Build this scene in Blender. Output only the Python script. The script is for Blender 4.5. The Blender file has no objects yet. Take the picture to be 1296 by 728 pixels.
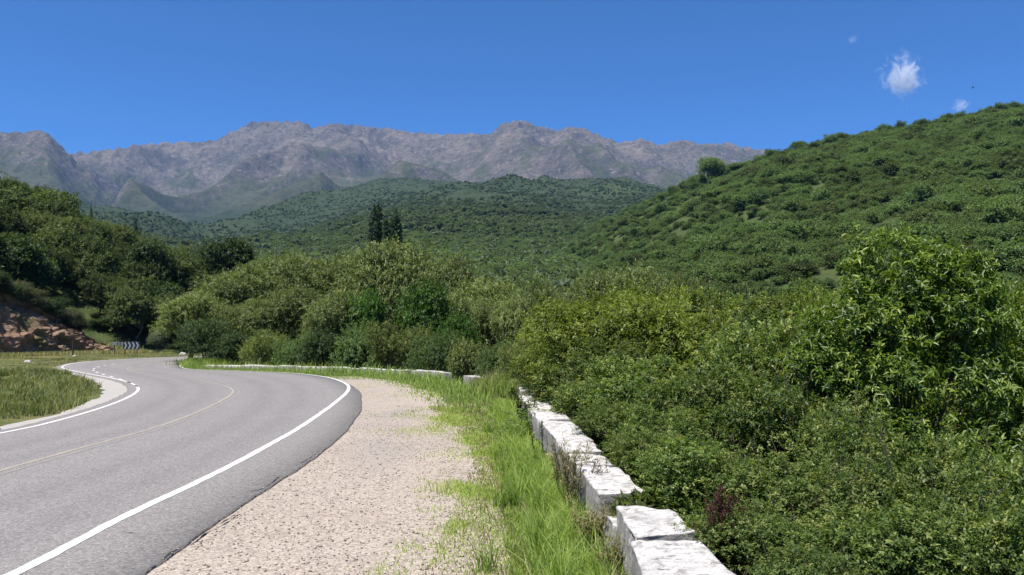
import bpy, bmesh, math, random
import numpy as np
from mathutils import Vector, Matrix, noise as mnoise

R = math.radians
rs = np.random.RandomState
S = bpy.context.scene
COL = S.collection

# ------------------------------------------------------------------ camera
F = 1078.0                      # focal length, in pixels of a 1296 px wide frame
TH = math.atan(61 / F)          # upward tilt
EYE = 1.9
CT, ST = math.cos(TH), math.sin(TH)
cam_d = bpy.data.cameras.new('camera')
cam = bpy.data.objects.new('camera', cam_d)
COL.objects.link(cam)
cam.location = (0, 0, EYE)
cam.rotation_euler = (R(90) + TH, 0, 0)
cam_d.sensor_width = 36
cam_d.lens = 36 * F / 1296
cam_d.clip_start = 0.05
cam_d.clip_end = 60000
S.camera = cam


def ray(px, py):
    """sideways and upward slope of the sight line per metre of depth"""
    v = (364 - py) / F
    q = CT - v * ST
    return (px - 648) / F / q, (ST + v * CT) / q


def gp(px, py, z=0.0):
    u, t = ray(px, py)
    d = (z - EYE) / t
    return (u * d, d)


def at(px, py, d):
    u, t = ray(px, py)
    return (u * d, d, EYE + t * d)


def prof(pts):
    a = np.array([ray(*p) for p in pts])
    i = np.argsort(a[:, 0])
    return a[i, 0], a[i, 1]


# ------------------------------------------------------------------ noise
def _hash(ix, iy, seed):
    h = (ix.astype(np.int64) * 374761393 + iy.astype(np.int64) * 668265263 + seed * 1442695041) & 0xFFFFFFFF
    h = ((h ^ (h >> 13)) * 1274126177) & 0xFFFFFFFF
    h = h ^ (h >> 16)
    return (h & 0xFFFF) / 65535.0 * 2 * math.pi


def perlin(x, y, seed=0):
    x = np.asarray(x, float); y = np.asarray(y, float)
    ix = np.floor(x); iy = np.floor(y)
    fx = x - ix; fy = y - iy
    ux = fx ** 3 * (fx * (fx * 6 - 15) + 10); uy = fy ** 3 * (fy * (fy * 6 - 15) + 10)

    def g(dx, dy):
        a = _hash(ix + dx, iy + dy, seed)
        return np.cos(a) * (fx - dx) + np.sin(a) * (fy - dy)
    n0 = g(0, 0) * (1 - ux) + g(1, 0) * ux
    n1 = g(0, 1) * (1 - ux) + g(1, 1) * ux
    return (n0 * (1 - uy) + n1 * uy) * 1.41


def fbm(x, y, seed=0, o=4, gain=0.5):
    s = 0; a = 1
    for k in range(o):
        s = s + a * perlin(x * 2 ** k, y * 2 ** k, seed + k * 17)
        a *= gain
    return s


def ridged(x, y, seed=0, o=5, gain=0.5):
    s = 0; a = 1; w = 1
    for k in range(o):
        n = 1 - np.abs(perlin(x * 2 ** k, y * 2 ** k, seed + k * 31))
        n = n * n * w
        s = s + a * n
        w = np.clip(n * 1.6, 0, 1)
        a *= gain
    return s


def smooth(a, b, x):
    t = np.clip((x - a) / (b - a), 0, 1)
    return t * t * (3 - 2 * t)


# ------------------------------------------------------------------ mesh helpers
def mesh_np(name, verts, faces, mat=None, fattr=None, smooth_shade=False, vattr=None):
    """faces: list of (n,k) index arrays"""
    me = bpy.data.meshes.new(name)
    verts = np.asarray(verts, np.float32)
    me.vertices.add(len(verts))
    me.vertices.foreach_set('co', verts.ravel())
    if not isinstance(faces, list):
        faces = [faces]
    li = np.concatenate([f.ravel() for f in faces]).astype(np.int32)
    ln = np.concatenate([np.full(len(f), f.shape[1], np.int32) for f in faces])
    ls = np.concatenate([[0], np.cumsum(ln)[:-1]]).astype(np.int32)
    me.loops.add(len(li)); me.loops.foreach_set('vertex_index', li)
    me.polygons.add(len(ln)); me.polygons.foreach_set('loop_start', ls)
    me.polygons.foreach_set('loop_total', ln)
    me.update(calc_edges=True)
    if fattr is not None:
        a = me.attributes.new('v', 'FLOAT', 'FACE'); a.data.foreach_set('value', np.asarray(fattr, np.float32))
    if vattr is not None:
        a = me.attributes.new('v', 'FLOAT', 'POINT'); a.data.foreach_set('value', np.asarray(vattr, np.float32))
    if smooth_shade:
        me.polygons.foreach_set('use_smooth', np.ones(len(ln), bool))
    if mat:
        me.materials.append(mat)
    me.validate()
    return me


def link(name, me, parent=None, label=None, cat=None, group=None, kind=None):
    o = bpy.data.objects.new(name, me)
    COL.objects.link(o)
    if parent:
        o.parent = parent
    if label: o['label'] = label
    if cat: o['category'] = cat
    if group: o['group'] = group
    if kind: o['kind'] = kind
    return o


def grid_faces(n, m):
    i = np.arange(n - 1)[:, None] * m + np.arange(m - 1)[None, :]
    i = i.ravel()
    return np.stack([i, i + m, i + m + 1, i + 1], 1)


def grid_mesh(name, X, Y, Z, mat, smooth_shade=True):
    n, m = X.shape
    v = np.stack([X.ravel(), Y.ravel(), Z.ravel()], 1)
    f = grid_faces(n, m)
    # faces upward
    a, b, c = v[f[0, 0]], v[f[0, 1]], v[f[0, 2]]
    if np.cross(b - a, c - a)[2] < 0:
        f = f[:, ::-1]
    return mesh_np(name, v, f, mat, smooth_shade=smooth_shade)


def tubes(lines, sides=6):
    """lines: list of (pts (k,3), radii (k)) -> verts, faces"""
    V = []; Fc = []; off = 0
    ang = np.linspace(0, 2 * math.pi, sides, endpoint=False)
    for pts, rad in lines:
        pts = np.asarray(pts, float); rad = np.asarray(rad, float)
        k = len(pts)
        t = np.gradient(pts, axis=0)
        t /= np.linalg.norm(t, axis=1)[:, None] + 1e-9
        ref = np.where(np.abs(t[:, 2:3]) > 0.9, np.array([[1., 0, 0]]), np.array([[0., 0, 1]]))
        a = np.cross(t, ref); a /= np.linalg.norm(a, axis=1)[:, None] + 1e-9
        b = np.cross(t, a)
        ring = pts[:, None] + rad[:, None, None] * (np.cos(ang)[None, :, None] * a[:, None] + np.sin(ang)[None, :, None] * b[:, None])
        V.append(ring.reshape(-1, 3))
        i = np.arange(k - 1)[:, None] * sides
        j = np.arange(sides)[None, :]; j2 = (j + 1) % sides
        Fc.append(np.stack([i + j, i + j2, i + sides + j2, i + sides + j], 2).reshape(-1, 4) + off)
        off += k * sides
    return np.concatenate(V), np.concatenate(Fc)


def spline(pts, n):
    """Catmull-Rom through points, n samples evenly by arc length"""
    p = np.asarray(pts, float)
    q = np.vstack([2 * p[0] - p[1], p, 2 * p[-1] - p[-2]])
    out = []
    for i in range(1, len(q) - 2):
        t = np.linspace(0, 1, 24, endpoint=False)[:, None]
        a, b, c, d = q[i - 1], q[i], q[i + 1], q[i + 2]
        out.append(.5 * (2 * b + (c - a) * t + (2 * a - 5 * b + 4 * c - d) * t ** 2 + (3 * b - a - 3 * c + d) * t ** 3))
    out.append(p[-1:])
    o = np.vstack(out)
    # light smoothing of kinks
    for _ in range(6):
        o[1:-1] = .5 * o[1:-1] + .25 * (o[:-2] + o[2:])
    s = np.concatenate([[0], np.cumsum(np.linalg.norm(np.diff(o, axis=0), axis=1))])
    w = np.linspace(0, s[-1], n)
    return np.stack([np.interp(w, s, o[:, k]) for k in range(o.shape[1])], 1)


def normals2(line):
    t = np.gradient(line, axis=0)
    t /= np.linalg.norm(t, axis=1)[:, None] + 1e-9
    return np.stack([t[:, 1], -t[:, 0]], 1)          # to the right of travel


def sdist(x, y, line):
    """distance to a polyline, positive on its right"""
    x = np.asarray(x, float); y = np.asarray(y, float)
    sh = x.shape
    p = np.stack([x.ravel(), y.ravel()], 1)
    best = np.full(len(p), 1e18); sg = np.zeros(len(p))
    for a, b in zip(line[:-1], line[1:]):
        ab = b - a
        t = np.clip(((p - a) @ ab) / (ab @ ab + 1e-12), 0, 1)
        d = p - (a + t[:, None] * ab)
        dd = (d ** 2).sum(1)
        cr = ab[1] * d[:, 0] - ab[0] * d[:, 1]
        m = dd < best
        best[m] = dd[m]; sg[m] = np.sign(cr[m])
    return (np.sqrt(best) * np.where(sg == 0, 1, sg)).reshape(sh)


# ------------------------------------------------------------------ materials
class N:
    """tiny node-tree writer"""
    def __init__(s, name):
        s.m = bpy.data.materials.new(name); s.m.use_nodes = True
        s.t = s.m.node_tree; s.t.nodes.clear()
        s.out = s.t.nodes.new('ShaderNodeOutputMaterial')
        s._pos = None

    def n(s, typ, ins=None, **kw):
        x = s.t.nodes.new(typ)
        for k, v in kw.items():
            setattr(x, k, v)
        for k, v in (ins or {}).items():
            sock = x.inputs[k]
            if isinstance(v, bpy.types.NodeSocket):
                s.t.links.new(v, sock)
            else:
                if isinstance(v, (tuple, list)) and len(v) == 3 and sock.type == 'RGBA':
                    v = (*v, 1)
                sock.default_value = v
        return x

    def pos(s):
        if s._pos is None:
            s._pos = s.n('ShaderNodeNewGeometry').outputs['Position']
        return s._pos

    def noise(s, scale, detail=4, rough=.55, vec=None, sc=None, dist=0.0):
        v = vec if vec is not None else s.pos()
        if sc:
            v = s.n('ShaderNodeVectorMath', {0: v, 1: sc}, operation='MULTIPLY').outputs[0]
        return s.n('ShaderNodeTexNoise', {'Vector': v, 'Scale': scale, 'Detail': detail, 'Roughness': rough, 'Distortion': dist}).outputs['Fac']

    def voro(s, scale, vec=None, feature='F1', out='Distance', rnd=1.0):
        return s.n('ShaderNodeTexVoronoi', {'Vector': vec if vec is not None else s.pos(), 'Scale': scale, 'Randomness': rnd}, feature=feature).outputs[out]

    def ramp(s, fac, *stops):
        x = s.n('ShaderNodeValToRGB', {'Fac': fac})
        e = x.color_ramp.elements
        while len(e) < len(stops):
            e.new(.5)
        for el, (p, c) in zip(e, stops):
            el.position = p
            el.color = (c, c, c, 1) if isinstance(c, (int, float)) else (*c, 1)
        return x.outputs['Color']

    def mix(s, fac, a, b, typ='MIX'):
        x = s.n('ShaderNodeMix', data_type='RGBA', blend_type=typ)
        for i, v in ((0, fac), (6, a), (7, b)):
            if isinstance(v, bpy.types.NodeSocket):
                s.t.links.new(v, x.inputs[i])
            elif i == 0:
                x.inputs[0].default_value = v
            else:
                x.inputs[i].default_value = (*v, 1)
        return x.outputs[2]

    def math(s, op, a, b=0.0, clamp=False):
        return s.n('ShaderNodeMath', {0: a, 1: b}, operation=op, use_clamp=clamp).outputs[0]

    def attr(s, name='v'):
        return s.n('ShaderNodeAttribute', attribute_name=name).outputs['Fac']

    def rand(s):
        return s.n('ShaderNodeObjectInfo').outputs['Random']

    def bump(s, h, strength=.5, dist=.02):
        return s.n('ShaderNodeBump', {'Height': h, 'Strength': strength, 'Distance': dist}).outputs['Normal']

    def done(s, col, rough=.8, spec=.3, normal=None, metal=0):
        b = s.n('ShaderNodeBsdfPrincipled', {'Base Color': col, 'Roughness': rough, 'Specular IOR Level': spec, 'Metallic': metal})
        if normal is not None:
            s.t.links.new(normal, b.inputs['Normal'])
        s.t.links.new(b.outputs[0], s.out.inputs[0])
        return s.m


def flat(name, col, rough=.7, spec=.3, var=.12, scale=8):
    m = N(name)
    c = m.mix(m.noise(scale), tuple(x * (1 - var) for x in col), tuple(min(1, x * (1 + var)) for x in col))
    return m.done(c, rough, spec)


def leaf_mat(name, dark, mid, light, rough=.5, trans=.28, huevar=.25, tint=(.14, .15, .03), spec=.25, patch=0):
    m = N(name)
    v = m.attr()
    c = m.ramp(v, (0.0, dark), (.55, mid), (1.0, light))
    r = m.rand()
    c = m.mix(m.math('MULTIPLY', r, huevar), c, tint)
    c = m.mix(1.0, c, m.ramp(m.math('FRACT', m.math('MULTIPLY', r, 7.31)), (0, .72), (1, 1.22)), 'MULTIPLY')
    if patch:
        c = m.mix(m.ramp(m.noise(patch, 4, .6), (.35, 0), (.68, .6)), c, tint)
    p = m.n('ShaderNodeBsdfPrincipled', {'Base Color': c, 'Roughness': rough, 'Specular IOR Level': spec})
    tc = m.mix(1.0, c, (1.5, 1.55, .6), 'MULTIPLY')
    tr = m.n('ShaderNodeBsdfTranslucent', {'Color': tc})
    mx = m.n('ShaderNodeMixShader', {0: trans, 1: p.outputs[0], 2: tr.outputs[0]})
    m.t.links.new(mx.outputs[0], m.out.inputs[0])
    return m.m


M = {}
M['leaf_shrub'] = leaf_mat('leaf_shrub', (.03, .06, .014), (.115, .175, .04), (.34, .37, .13), tint=(.1, .14, .025), trans=.34, spec=.3)
M['leaf_yellow'] = leaf_mat('leaf_yellow', (.05, .075, .012), (.15, .205, .034), (.33, .37, .1), tint=(.13, .14, .025), trans=.34)
M['leaf_big'] = leaf_mat('leaf_big', (.03, .06, .01), (.11, .185, .028), (.33, .4, .1), rough=.38, spec=.4, trans=.34, tint=(.1, .14, .02))
M['leaf_willow'] = leaf_mat('leaf_willow', (.058, .082, .024), (.155, .2, .062), (.31, .34, .135), tint=(.12, .14, .035), trans=.34)
M['leaf_bright'] = leaf_mat('leaf_bright', (.02, .05, .008), (.05, .12, .016), (.12, .22, .04), tint=(.08, .13, .02))
M['leaf_forest'] = leaf_mat('leaf_forest', (.026, .045, .017), (.075, .112, .038), (.18, .215, .085), huevar=.4, spec=.12, trans=.32, tint=(.1, .105, .05))
M['leaf_dark'] = leaf_mat('leaf_dark', (.018, .034, .012), (.05, .085, .026), (.11, .15, .05), tint=(.04, .06, .02))
M['leaf_conifer'] = leaf_mat('leaf_conifer', (.012, .03, .014), (.03, .065, .026), (.065, .115, .042), trans=.12, tint=(.02, .035, .015))
M['leaf_hill'] = leaf_mat('leaf_hill', (.05, .09, .036), (.115, .185, .072), (.22, .295, .13), huevar=.4, spec=.1, trans=.32, patch=.022, tint=(.115, .165, .058))
M['leaf_valley'] = leaf_mat('leaf_valley', (.06, .095, .048), (.125, .175, .088), (.21, .265, .14), huevar=.45, tint=(.1, .12, .075), spec=.08, patch=.006)
M['leaf_grey'] = leaf_mat('leaf_grey', (.06, .08, .05), (.13, .16, .1), (.25, .28, .18), tint=(.14, .16, .1))
M['leaf_olive'] = leaf_mat('leaf_olive', (.045, .06, .028), (.11, .13, .06), (.2, .22, .12), tint=(.14, .13, .07))
M['leaf_red'] = leaf_mat('leaf_red', (.025, .012, .01), (.07, .026, .022), (.15, .07, .05), tint=(.1, .03, .03))
M['leaf_weed'] = leaf_mat('leaf_weed', (.03, .05, .012), (.08, .12, .025), (.17, .2, .05), tint=(.12, .12, .03))
M['dry_stalk'] = leaf_mat('dry_stalk', (.1, .09, .035), (.2, .18, .075), (.36, .32, .16), tint=(.25, .18, .09), trans=.15)
M['grass'] = leaf_mat('grass_blade', (.13, .19, .04), (.31, .41, .1), (.5, .52, .22), trans=.42, huevar=0, spec=.2)
M['field_grass'] = leaf_mat('field_grass_blade', (.13, .17, .05), (.31, .33, .13), (.58, .52, .3), trans=.36, huevar=0, spec=.15)
M['bark'] = flat('bark', (.1, .082, .062), .9, .1, .4, 6)


def mat_ground():
    m = N('ground_soil')
    g = m.mix(m.noise(.9, 6, .65), (.06, .085, .02), (.16, .17, .055))
    g = m.mix(m.ramp(m.noise(.16, 4), (.5, 0), (.68, 1)), g, (.27, .22, .11))
    g = m.mix(m.ramp(m.noise(5, 5, .7), (.35, 0), (.75, .7)), g, (.05, .07, .018))
    n = m.bump(m.noise(14, 6, .7), .8, .06)
    return m.done(g, .95, .1, n)


def mat_gravel():
    m = N('gravel')
    base = m.mix(m.noise(.5, 5, .6), (.325, .268, .215), (.42, .36, .3))
    v = m.voro(44, out='Color')
    vv = m.n('ShaderNodeSeparateColor', {0: v}).outputs[0]
    c = m.mix(1.0, base, m.ramp(vv, (0, .6), (.5, 1.0), (1, 1.35)), 'MULTIPLY')
    c = m.mix(m.ramp(m.noise(60, 3, .7), (.36, .4), (.5, 0)), c, (.2, .17, .14))
    # grey patches worn by tyres
    c = m.mix(m.ramp(m.noise(.35, 3, .5, sc=(1.6, .5, 1)), (.5, 0), (.66, .5)), c, (.27, .245, .225))
    # sparse turf growing into it
    c = m.mix(m.ramp(m.noise(.8, 6, .7, sc=(1, .7, 1)), (.6, 0), (.7, .55)), c, (.15, .15, .055))
    h = m.math('ADD', m.voro(44), m.noise(120, 3))
    return m.done(c, .95, .15, m.bump(h, .35, .01))


def mat_asphalt():
    m = N('asphalt')
    c = m.mix(m.noise(.35, 4, .6, sc=(1, .35, 1)), (.25, .228, .212), (.315, .288, .268))
    c = m.mix(m.ramp(m.noise(95, 3, .85), (.3, .8), (.55, 0)), c, (.085, .083, .086))
    c = m.mix(m.ramp(m.noise(75, 3, .85), (.56, 0), (.7, .7)), c, (.38, .37, .36))
    c = m.mix(m.ramp(m.noise(2.3, 5, .7), (.55, 0), (.8, .35)), c, (.14, .13, .12))
    # worn wheel tracks follow the lane (attribute v: 0 at one edge, 1 at the other)
    v = m.attr()
    tr = m.ramp(m.math('ADD', v, m.math('MULTIPLY', m.math('SUBTRACT', m.noise(.25, 3), .5), .06)), (.16, 0), (.23, .3), (.3, 0), (.36, .26), (.43, 0), (.56, 0), (.63, .3), (.7, 0), (.76, .26), (.82, 0))
    c = m.mix(tr, c, (.135, .13, .13))
    c = m.mix(m.ramp(m.noise(.8, 6, .7, sc=(1, .5, 1)), (.52, 0), (.68, .3)), c, (.27, .262, .255))
    c = m.mix(m.ramp(v, (.86, 0), (1.0, .5)), c, (.36, .33, .29))
    c = m.mix(m.ramp(m.noise(28, 4, .9), (.42, .5), (.56, 0)), c, (.12, .114, .11))
    c = m.mix(m.ramp(m.noise(33, 3, .9), (.55, 0), (.7, .5)), c, (.36, .345, .33))
    gv = m.n('ShaderNodeSeparateColor', {0: m.voro(55, out='Color')}).outputs[0]
    c = m.mix(1.0, c, m.ramp(gv, (0, .72), (.5, 1.0), (1, 1.3)), 'MULTIPLY')
    # hairline cracks
    cr = m.voro(.55, feature='DISTANCE_TO_EDGE', vec=m.n('ShaderNodeVectorMath', {0: m.pos(), 1: m.n('ShaderNodeTexNoise', {'Vector': m.pos(), 'Scale': 1.2, 'Detail': 5}).outputs['Color']}, operation='ADD').outputs[0])
    ck = m.math('MULTIPLY', m.math('LESS_THAN', cr, .003), m.math('GREATER_THAN', m.noise(.22, 2), .62))
    c = m.mix(m.math('MULTIPLY', ck, .6), c, (.05, .048, .045))
    # crumbling, tar-dark rim
    e = m.math('MINIMUM', v, m.math('SUBTRACT', 1.0, v))
    e = m.math('ADD', e, m.math('MULTIPLY', m.math('SUBTRACT', m.noise(2.6, 5, .7), .5), .005))
    c = m.mix(m.ramp(e, (.0, .5), (.0025, 0)), c, (.13, .115, .1))
    return m.done(c, .9, .15, m.bump(m.noise(110, 3, .8), .4, .006))


def mat_paint(name, col, wear=.5):
    m = N(name)
    c = m.mix(m.ramp(m.noise(30, 5, .8), (wear, 0), (wear + .18, .8)), col, (.22, .21, .2))
    c = m.mix(m.ramp(m.noise(2, 4, .7), (.55, 0), (.9, .5)), c, (.3, .29, .27))
    return m.done(c, .7, .3)


def mat_concrete():
    m = N('apron')
    c = m.mix(m.noise(.7, 6, .7), (.33, .305, .275), (.45, .42, .385))
    c = m.mix(m.ramp(m.noise(40, 3, .8), (.3, .5), (.5, 0)), c, (.15, .14, .12))
    c = m.mix(m.ramp(m.noise(1.5, 5, .7), (.58, 0), (.75, .6)), c, (.16, .15, .08))
    return m.done(c, .9, .2, m.bump(m.noise(50, 4), .5, .015))


def mat_stone():
    m = N('whitewashed_stone')
    tc = m.n('ShaderNodeTexCoord').outputs['Object']
    n1 = m.noise(3.2, 6, .7)
    c = m.mix(n1, (.54, .51, .465), (.82, .8, .76))
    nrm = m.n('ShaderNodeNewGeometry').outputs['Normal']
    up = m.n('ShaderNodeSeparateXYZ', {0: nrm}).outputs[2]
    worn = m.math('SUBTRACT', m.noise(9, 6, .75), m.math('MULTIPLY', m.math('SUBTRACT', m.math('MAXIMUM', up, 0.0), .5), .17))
    c = m.mix(m.ramp(worn, (.4, 0), (.54, .85)), c, (.27, .245, .215))       # limewash gone in patches, bare granite; steep faces take more grey
    c = m.mix(m.ramp(m.noise(55, 4, .85), (.57, 0), (.68, .8)), c, (.2, .185, .17))
    c = m.mix(m.ramp(m.noise(1.7, 5, .7), (.56, 0), (.7, .45)), c, (.38, .36, .33))
    c = m.mix(m.ramp(m.noise(16, 5, .8, sc=(.5, 1.6, 1.6)), (.57, 0), (.63, .9)), c, (.075, .065, .052))
    h = m.math('ADD', m.noise(12, 6, .75), m.math('MULTIPLY', m.noise(45, 4, .8), .5))
    return m.done(c, .9, .2, m.bump(h, .9, .035))


def mat_earth():
    m = N('red_earth')
    c = m.mix(m.noise(.5, 6, .7), (.33, .185, .115), (.45, .31, .215))
    c = m.mix(m.ramp(m.noise(1.6, 6, .75), (.5, 0), (.7, .75)), c, (.33, .26, .2))
    c = m.mix(m.ramp(m.noise(.9, 6, .7, sc=(1, 1, 2)), (.55, 0), (.72, .7)), c, (.1, .05, .035))
    c = m.mix(m.ramp(m.noise(.35, 6, .7), (.52, 0), (.6, .8)), c, (.15, .14, .06))
    return m.done(c, .95, .1, m.bump(m.noise(2.2, 8, .75), 1.0, .5))


def mat_hill():
    m = N('hill_soil')
    c = m.mix(m.noise(.05, 5, .6), (.05, .075, .025), (.11, .13, .05))
    c = m.mix(m.ramp(m.noise(.3, 6, .7), (.5, 0), (.75, .8)), c, (.02, .04, .011))
    c = m.mix(m.ramp(m.noise(.11, 5, .7), (.66, 0), (.76, .6)), c, (.21, .18, .11))
    return m.done(c, .95, .05, m.bump(m.noise(.5, 6, .7), 1, 1.2))


def mat_foothill():
    m = N('foothill_scrub')
    c = m.mix(m.noise(.0035, 5, .6), (.038, .057, .03), (.07, .09, .046))
    c = m.mix(m.ramp(m.noise(.006, 3, .5), (.62, 0), (.74, .4)), c, (.085, .115, .04))
    # bush speckle: voronoi cells as dark crowns
    v = m.voro(.085)
    c = m.mix(m.ramp(v, (.1, .7), (.6, 0)), c, (.028, .044, .022))
    c = m.mix(m.ramp(m.noise(.05, 6, .75), (.5, 0), (.7, .65)), c, (.022, .04, .014))
    c = m.mix(m.ramp(m.noise(.012, 6, .7), (.66, 0), (.78, .55)), c, (.2, .19, .12))
    return m.done(c, .95, .05, m.bump(m.noise(.06, 6, .7), 1, 8))


def mat_mountain():
    m = N('mountain_rock')
    p = m.n('ShaderNodeSeparateXYZ', {0: m.pos()})
    z = p.outputs[2]
    rock = m.mix(m.ramp(m.noise(.006, 8, .75), (.35, 0), (.65, 1)), (.105, .09, .07), (.225, .19, .15))
    rock = m.mix(m.ramp(m.noise(.0016, 5, .6), (.5, 0), (.66, .55)), rock, (.3, .245, .185))  # broad pale tan patches: sunlit slopes painted into the rock colour
    rock = m.mix(m.ramp(m.noise(.0022, 6, .65), (.52, 0), (.64, .6)), rock, (.07, .07, .055))
    rock = m.mix(m.ramp(m.noise(.03, 9, .82), (.48, 0), (.6, .8)), rock, (.06, .058, .048))
    rock = m.mix(m.ramp(m.noise(.03, 8, .8, sc=(1, 1, 2)), (.57, 0), (.66, .8)), rock, (.5, .42, .37))
    grass = m.mix(m.noise(.01, 7, .72), (.06, .074, .034), (.145, .14, .068))
    grass = m.mix(m.ramp(m.noise(.035, 8, .82), (.46, 0), (.62, .9)), grass, (.04, .052, .028))
    nrm = m.n('ShaderNodeNewGeometry').outputs['Normal']
    up = m.n('ShaderNodeSeparateXYZ', {0: nrm}).outputs[2]
    # turf on the gentler slopes and lower down, bare rock higher up
    hf = m.math('MULTIPLY', m.math('SUBTRACT', 980.0, z), .0013)
    f = m.math('ADD', m.math('ADD', hf, m.math('MULTIPLY', m.math('SUBTRACT', up, .8), 1.2)), m.math('MULTIPLY', m.math('SUBTRACT', m.noise(.0045, 7, .7), .5), 2.4))
    c = m.mix(m.ramp(f, (.0, 0), (.25, .9)), rock, grass)
    # low woods climbing from the valley
    wf = m.math('ADD', m.math('MULTIPLY', m.math('SUBTRACT', 600.0, z), .003), m.math('MULTIPLY', m.math('SUBTRACT', m.noise(.005, 6, .7), .5), 2.0))
    c = m.mix(m.ramp(wf, (.1, 0), (.6, .85)), c, m.mix(m.ramp(m.noise(.05, 6, .75), (.4, 0), (.65, 1)), (.06, .085, .032), (.022, .038, .018)))
    h = m.math('ADD', m.noise(.012, 10, .75), m.math('MULTIPLY', m.noise(.05, 8, .8), .35))
    return m.done(c, .95, .05, m.bump(h, 1.0, 26))


M['ground'] = mat_ground(); M['gravel'] = mat_gravel(); M['asphalt'] = mat_asphalt()
M['white_line'] = mat_paint('white_road_paint', (.68, .67, .64), .5)
M['old_line'] = mat_paint('old_yellow_paint', (.44, .37, .26), .4)
M['faint_line'] = mat_paint('faint_road_paint', (.3, .275, .23), .4); M['apron'] = mat_concrete(); M['stone'] = mat_stone(); M['earth'] = mat_earth()
M['hill'] = mat_hill(); M['foothill'] = mat_foothill(); M['mountain'] = mat_mountain()

# ------------------------------------------------------------------ plan of the road
LEFT = spline([(-9.7, -40), (-9.7, -10), (-9.75, 4), (-9.8, 10)] + [gp(*p) for p in
              [(0, 550), (60, 537), (120, 520), (160, 505), (175, 493.5), (165, 485.5), (140, 479), (100, 471.5), (80, 466.5), (82, 463),
               (100, 459.3), (140, 456), (200, 453), (262, 451)]] + [(-24, 86), (-16, 95), (-6, 101)], 420)
RIGHT = spline([(-3.9, -40), (-3.9, -10), (-3.9, 2)] + [gp(*p) for p in
               [(22, 728), (150, 660), (275, 600), (340, 565), (383, 540), (425, 510), (441, 494), (436, 485.5), (412, 477.8), (370, 473),
                (300, 469.8), (240, 467.7), (229, 464), (233, 459)]] + [(-24.2, 68), (-23, 78), (-16.5, 87), (-6, 94)], 420)
MIDL = spline([(-6.7, -40), (-6.7, -10), (-6.7, 4)] + [gp(*p) for p in
              [(0, 600), (100, 571), (200, 543), (258, 521), (292, 503), (297, 494), (280, 487), (232, 478.5), (172, 470.5), (165, 466),
               (190, 462), (238, 458)]] + [(-26.5, 71), (-25.5, 80)], 420)
DASH = spline([gp(*p) for p in [(176, 491), (169.5, 488), (156, 482), (139.5, 477), (127.5, 473.5), (120, 470.5), (118, 468), (124, 465),
                                 (138, 462), (152, 460)]], 200)
AEDGE = spline([(-2.75, -40), (-2.75, -10), (-2.7, 2)] + [gp(*p) for p in
               [(185, 728), (250, 681), (330, 625), (400, 580), (440, 545), (458, 515), (456, 498), (441, 486.5), (414, 478.5), (372, 473.4),
                (300, 470.1), (238, 468), (227, 464), (231, 458.8)]] + [(-23.9, 68), (-22.6, 78), (-16, 86.5), (-6, 93.5)], 420)
LEDGE = LEFT - normals2(LEFT) * np.interp(np.linspace(0, 1, 420), [0, .3, .45, .6, 1], [.3, .3, .35, .3, .3])[:, None]
# outer boundary: parapet line, then the verge beyond it
WALL = spline([(.95, -40), (.93, -10), (.93, 2), (.95, 6), (.88, 8), (.66, 12.5), (.36, 21.5), (-1.2, 29), (-2.6, 35), (-5.4, 41), (-9, 45.6), (-14, 49.6),
               (-18.6, 51.5), (-20.3, 55), (-22, 61), (-22.3, 70), (-20.5, 78.5), (-14.5, 84.8), (-4, 91)], 240)
# foot of the wooded hillside on the left
FOOT = spline([(-70, -40), (-66, 10), (-60, 45), (-50, 68), (-45.5, 80), (-43, 90), (-36, 99), (-25, 107), (-8, 114), (20, 120)], 120)

# ------------------------------------------------------------------ heights
LS = prof([(-400, 215), (-100, 225), (0, 246), (40, 246), (75, 258), (110, 272), (160, 292), (210, 308), (260, 312), (310, 314), (340, 334), (380, 356), (420, 380), (470, 420)])
RS = prof([(430, 352), (500, 340), (560, 334), (600, 327), (650, 322), (700, 308), (740, 289), (780, 270), (820, 252), (860, 234), (900, 219), (940, 204), (980, 190), (1020, 181), (1060, 173),
           (1100, 163), (1150, 154), (1200, 146), (1250, 138), (1296, 131), (1400, 115), (1600, 100), (1900, 95)])
RD = prof([(430, 400), (600, 900), (700, 720), (800, 570), (900, 480), (1000, 430), (1296, 370), (1600, 340)])[0], np.array([1100, 900, 720, 570, 480, 430, 370, 340.])
FS = prof([(-300, 262), (0, 262), (100, 262), (160, 268), (200, 274), (262, 292), (300, 283), (340, 273), (400, 254), (440, 238), (480, 226), (520, 225), (560, 229), (640, 232), (740, 234), (830, 240), (900, 252),
           (1000, 265), (1300, 280)])
MS = prof([(-300, 200), (60, 196), (110, 191), (130, 188), (180, 182), (215, 178), (240, 177), (270, 177), (300, 161), (320, 153), (335, 151), (360, 152), (380, 153), (397, 161), (415, 155), (450, 157), (500, 161),
           (540, 167), (590, 168), (618, 169), (632, 158), (645, 152), (660, 150), (675, 155), (690, 160), (705, 164), (722, 157), (745, 164), (780, 179), (810, 174), (840, 182), (860, 175), (890, 181),
           (920, 180), (960, 188), (1050, 200), (1300, 215)])
NS = prof([(-500, 190), (-250, 172), (-100, 170), (0, 167), (25, 166), (50, 163), (62, 168), (75, 180), (95, 200), (115, 221), (132, 238), (160, 262), (200, 290)])


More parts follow.
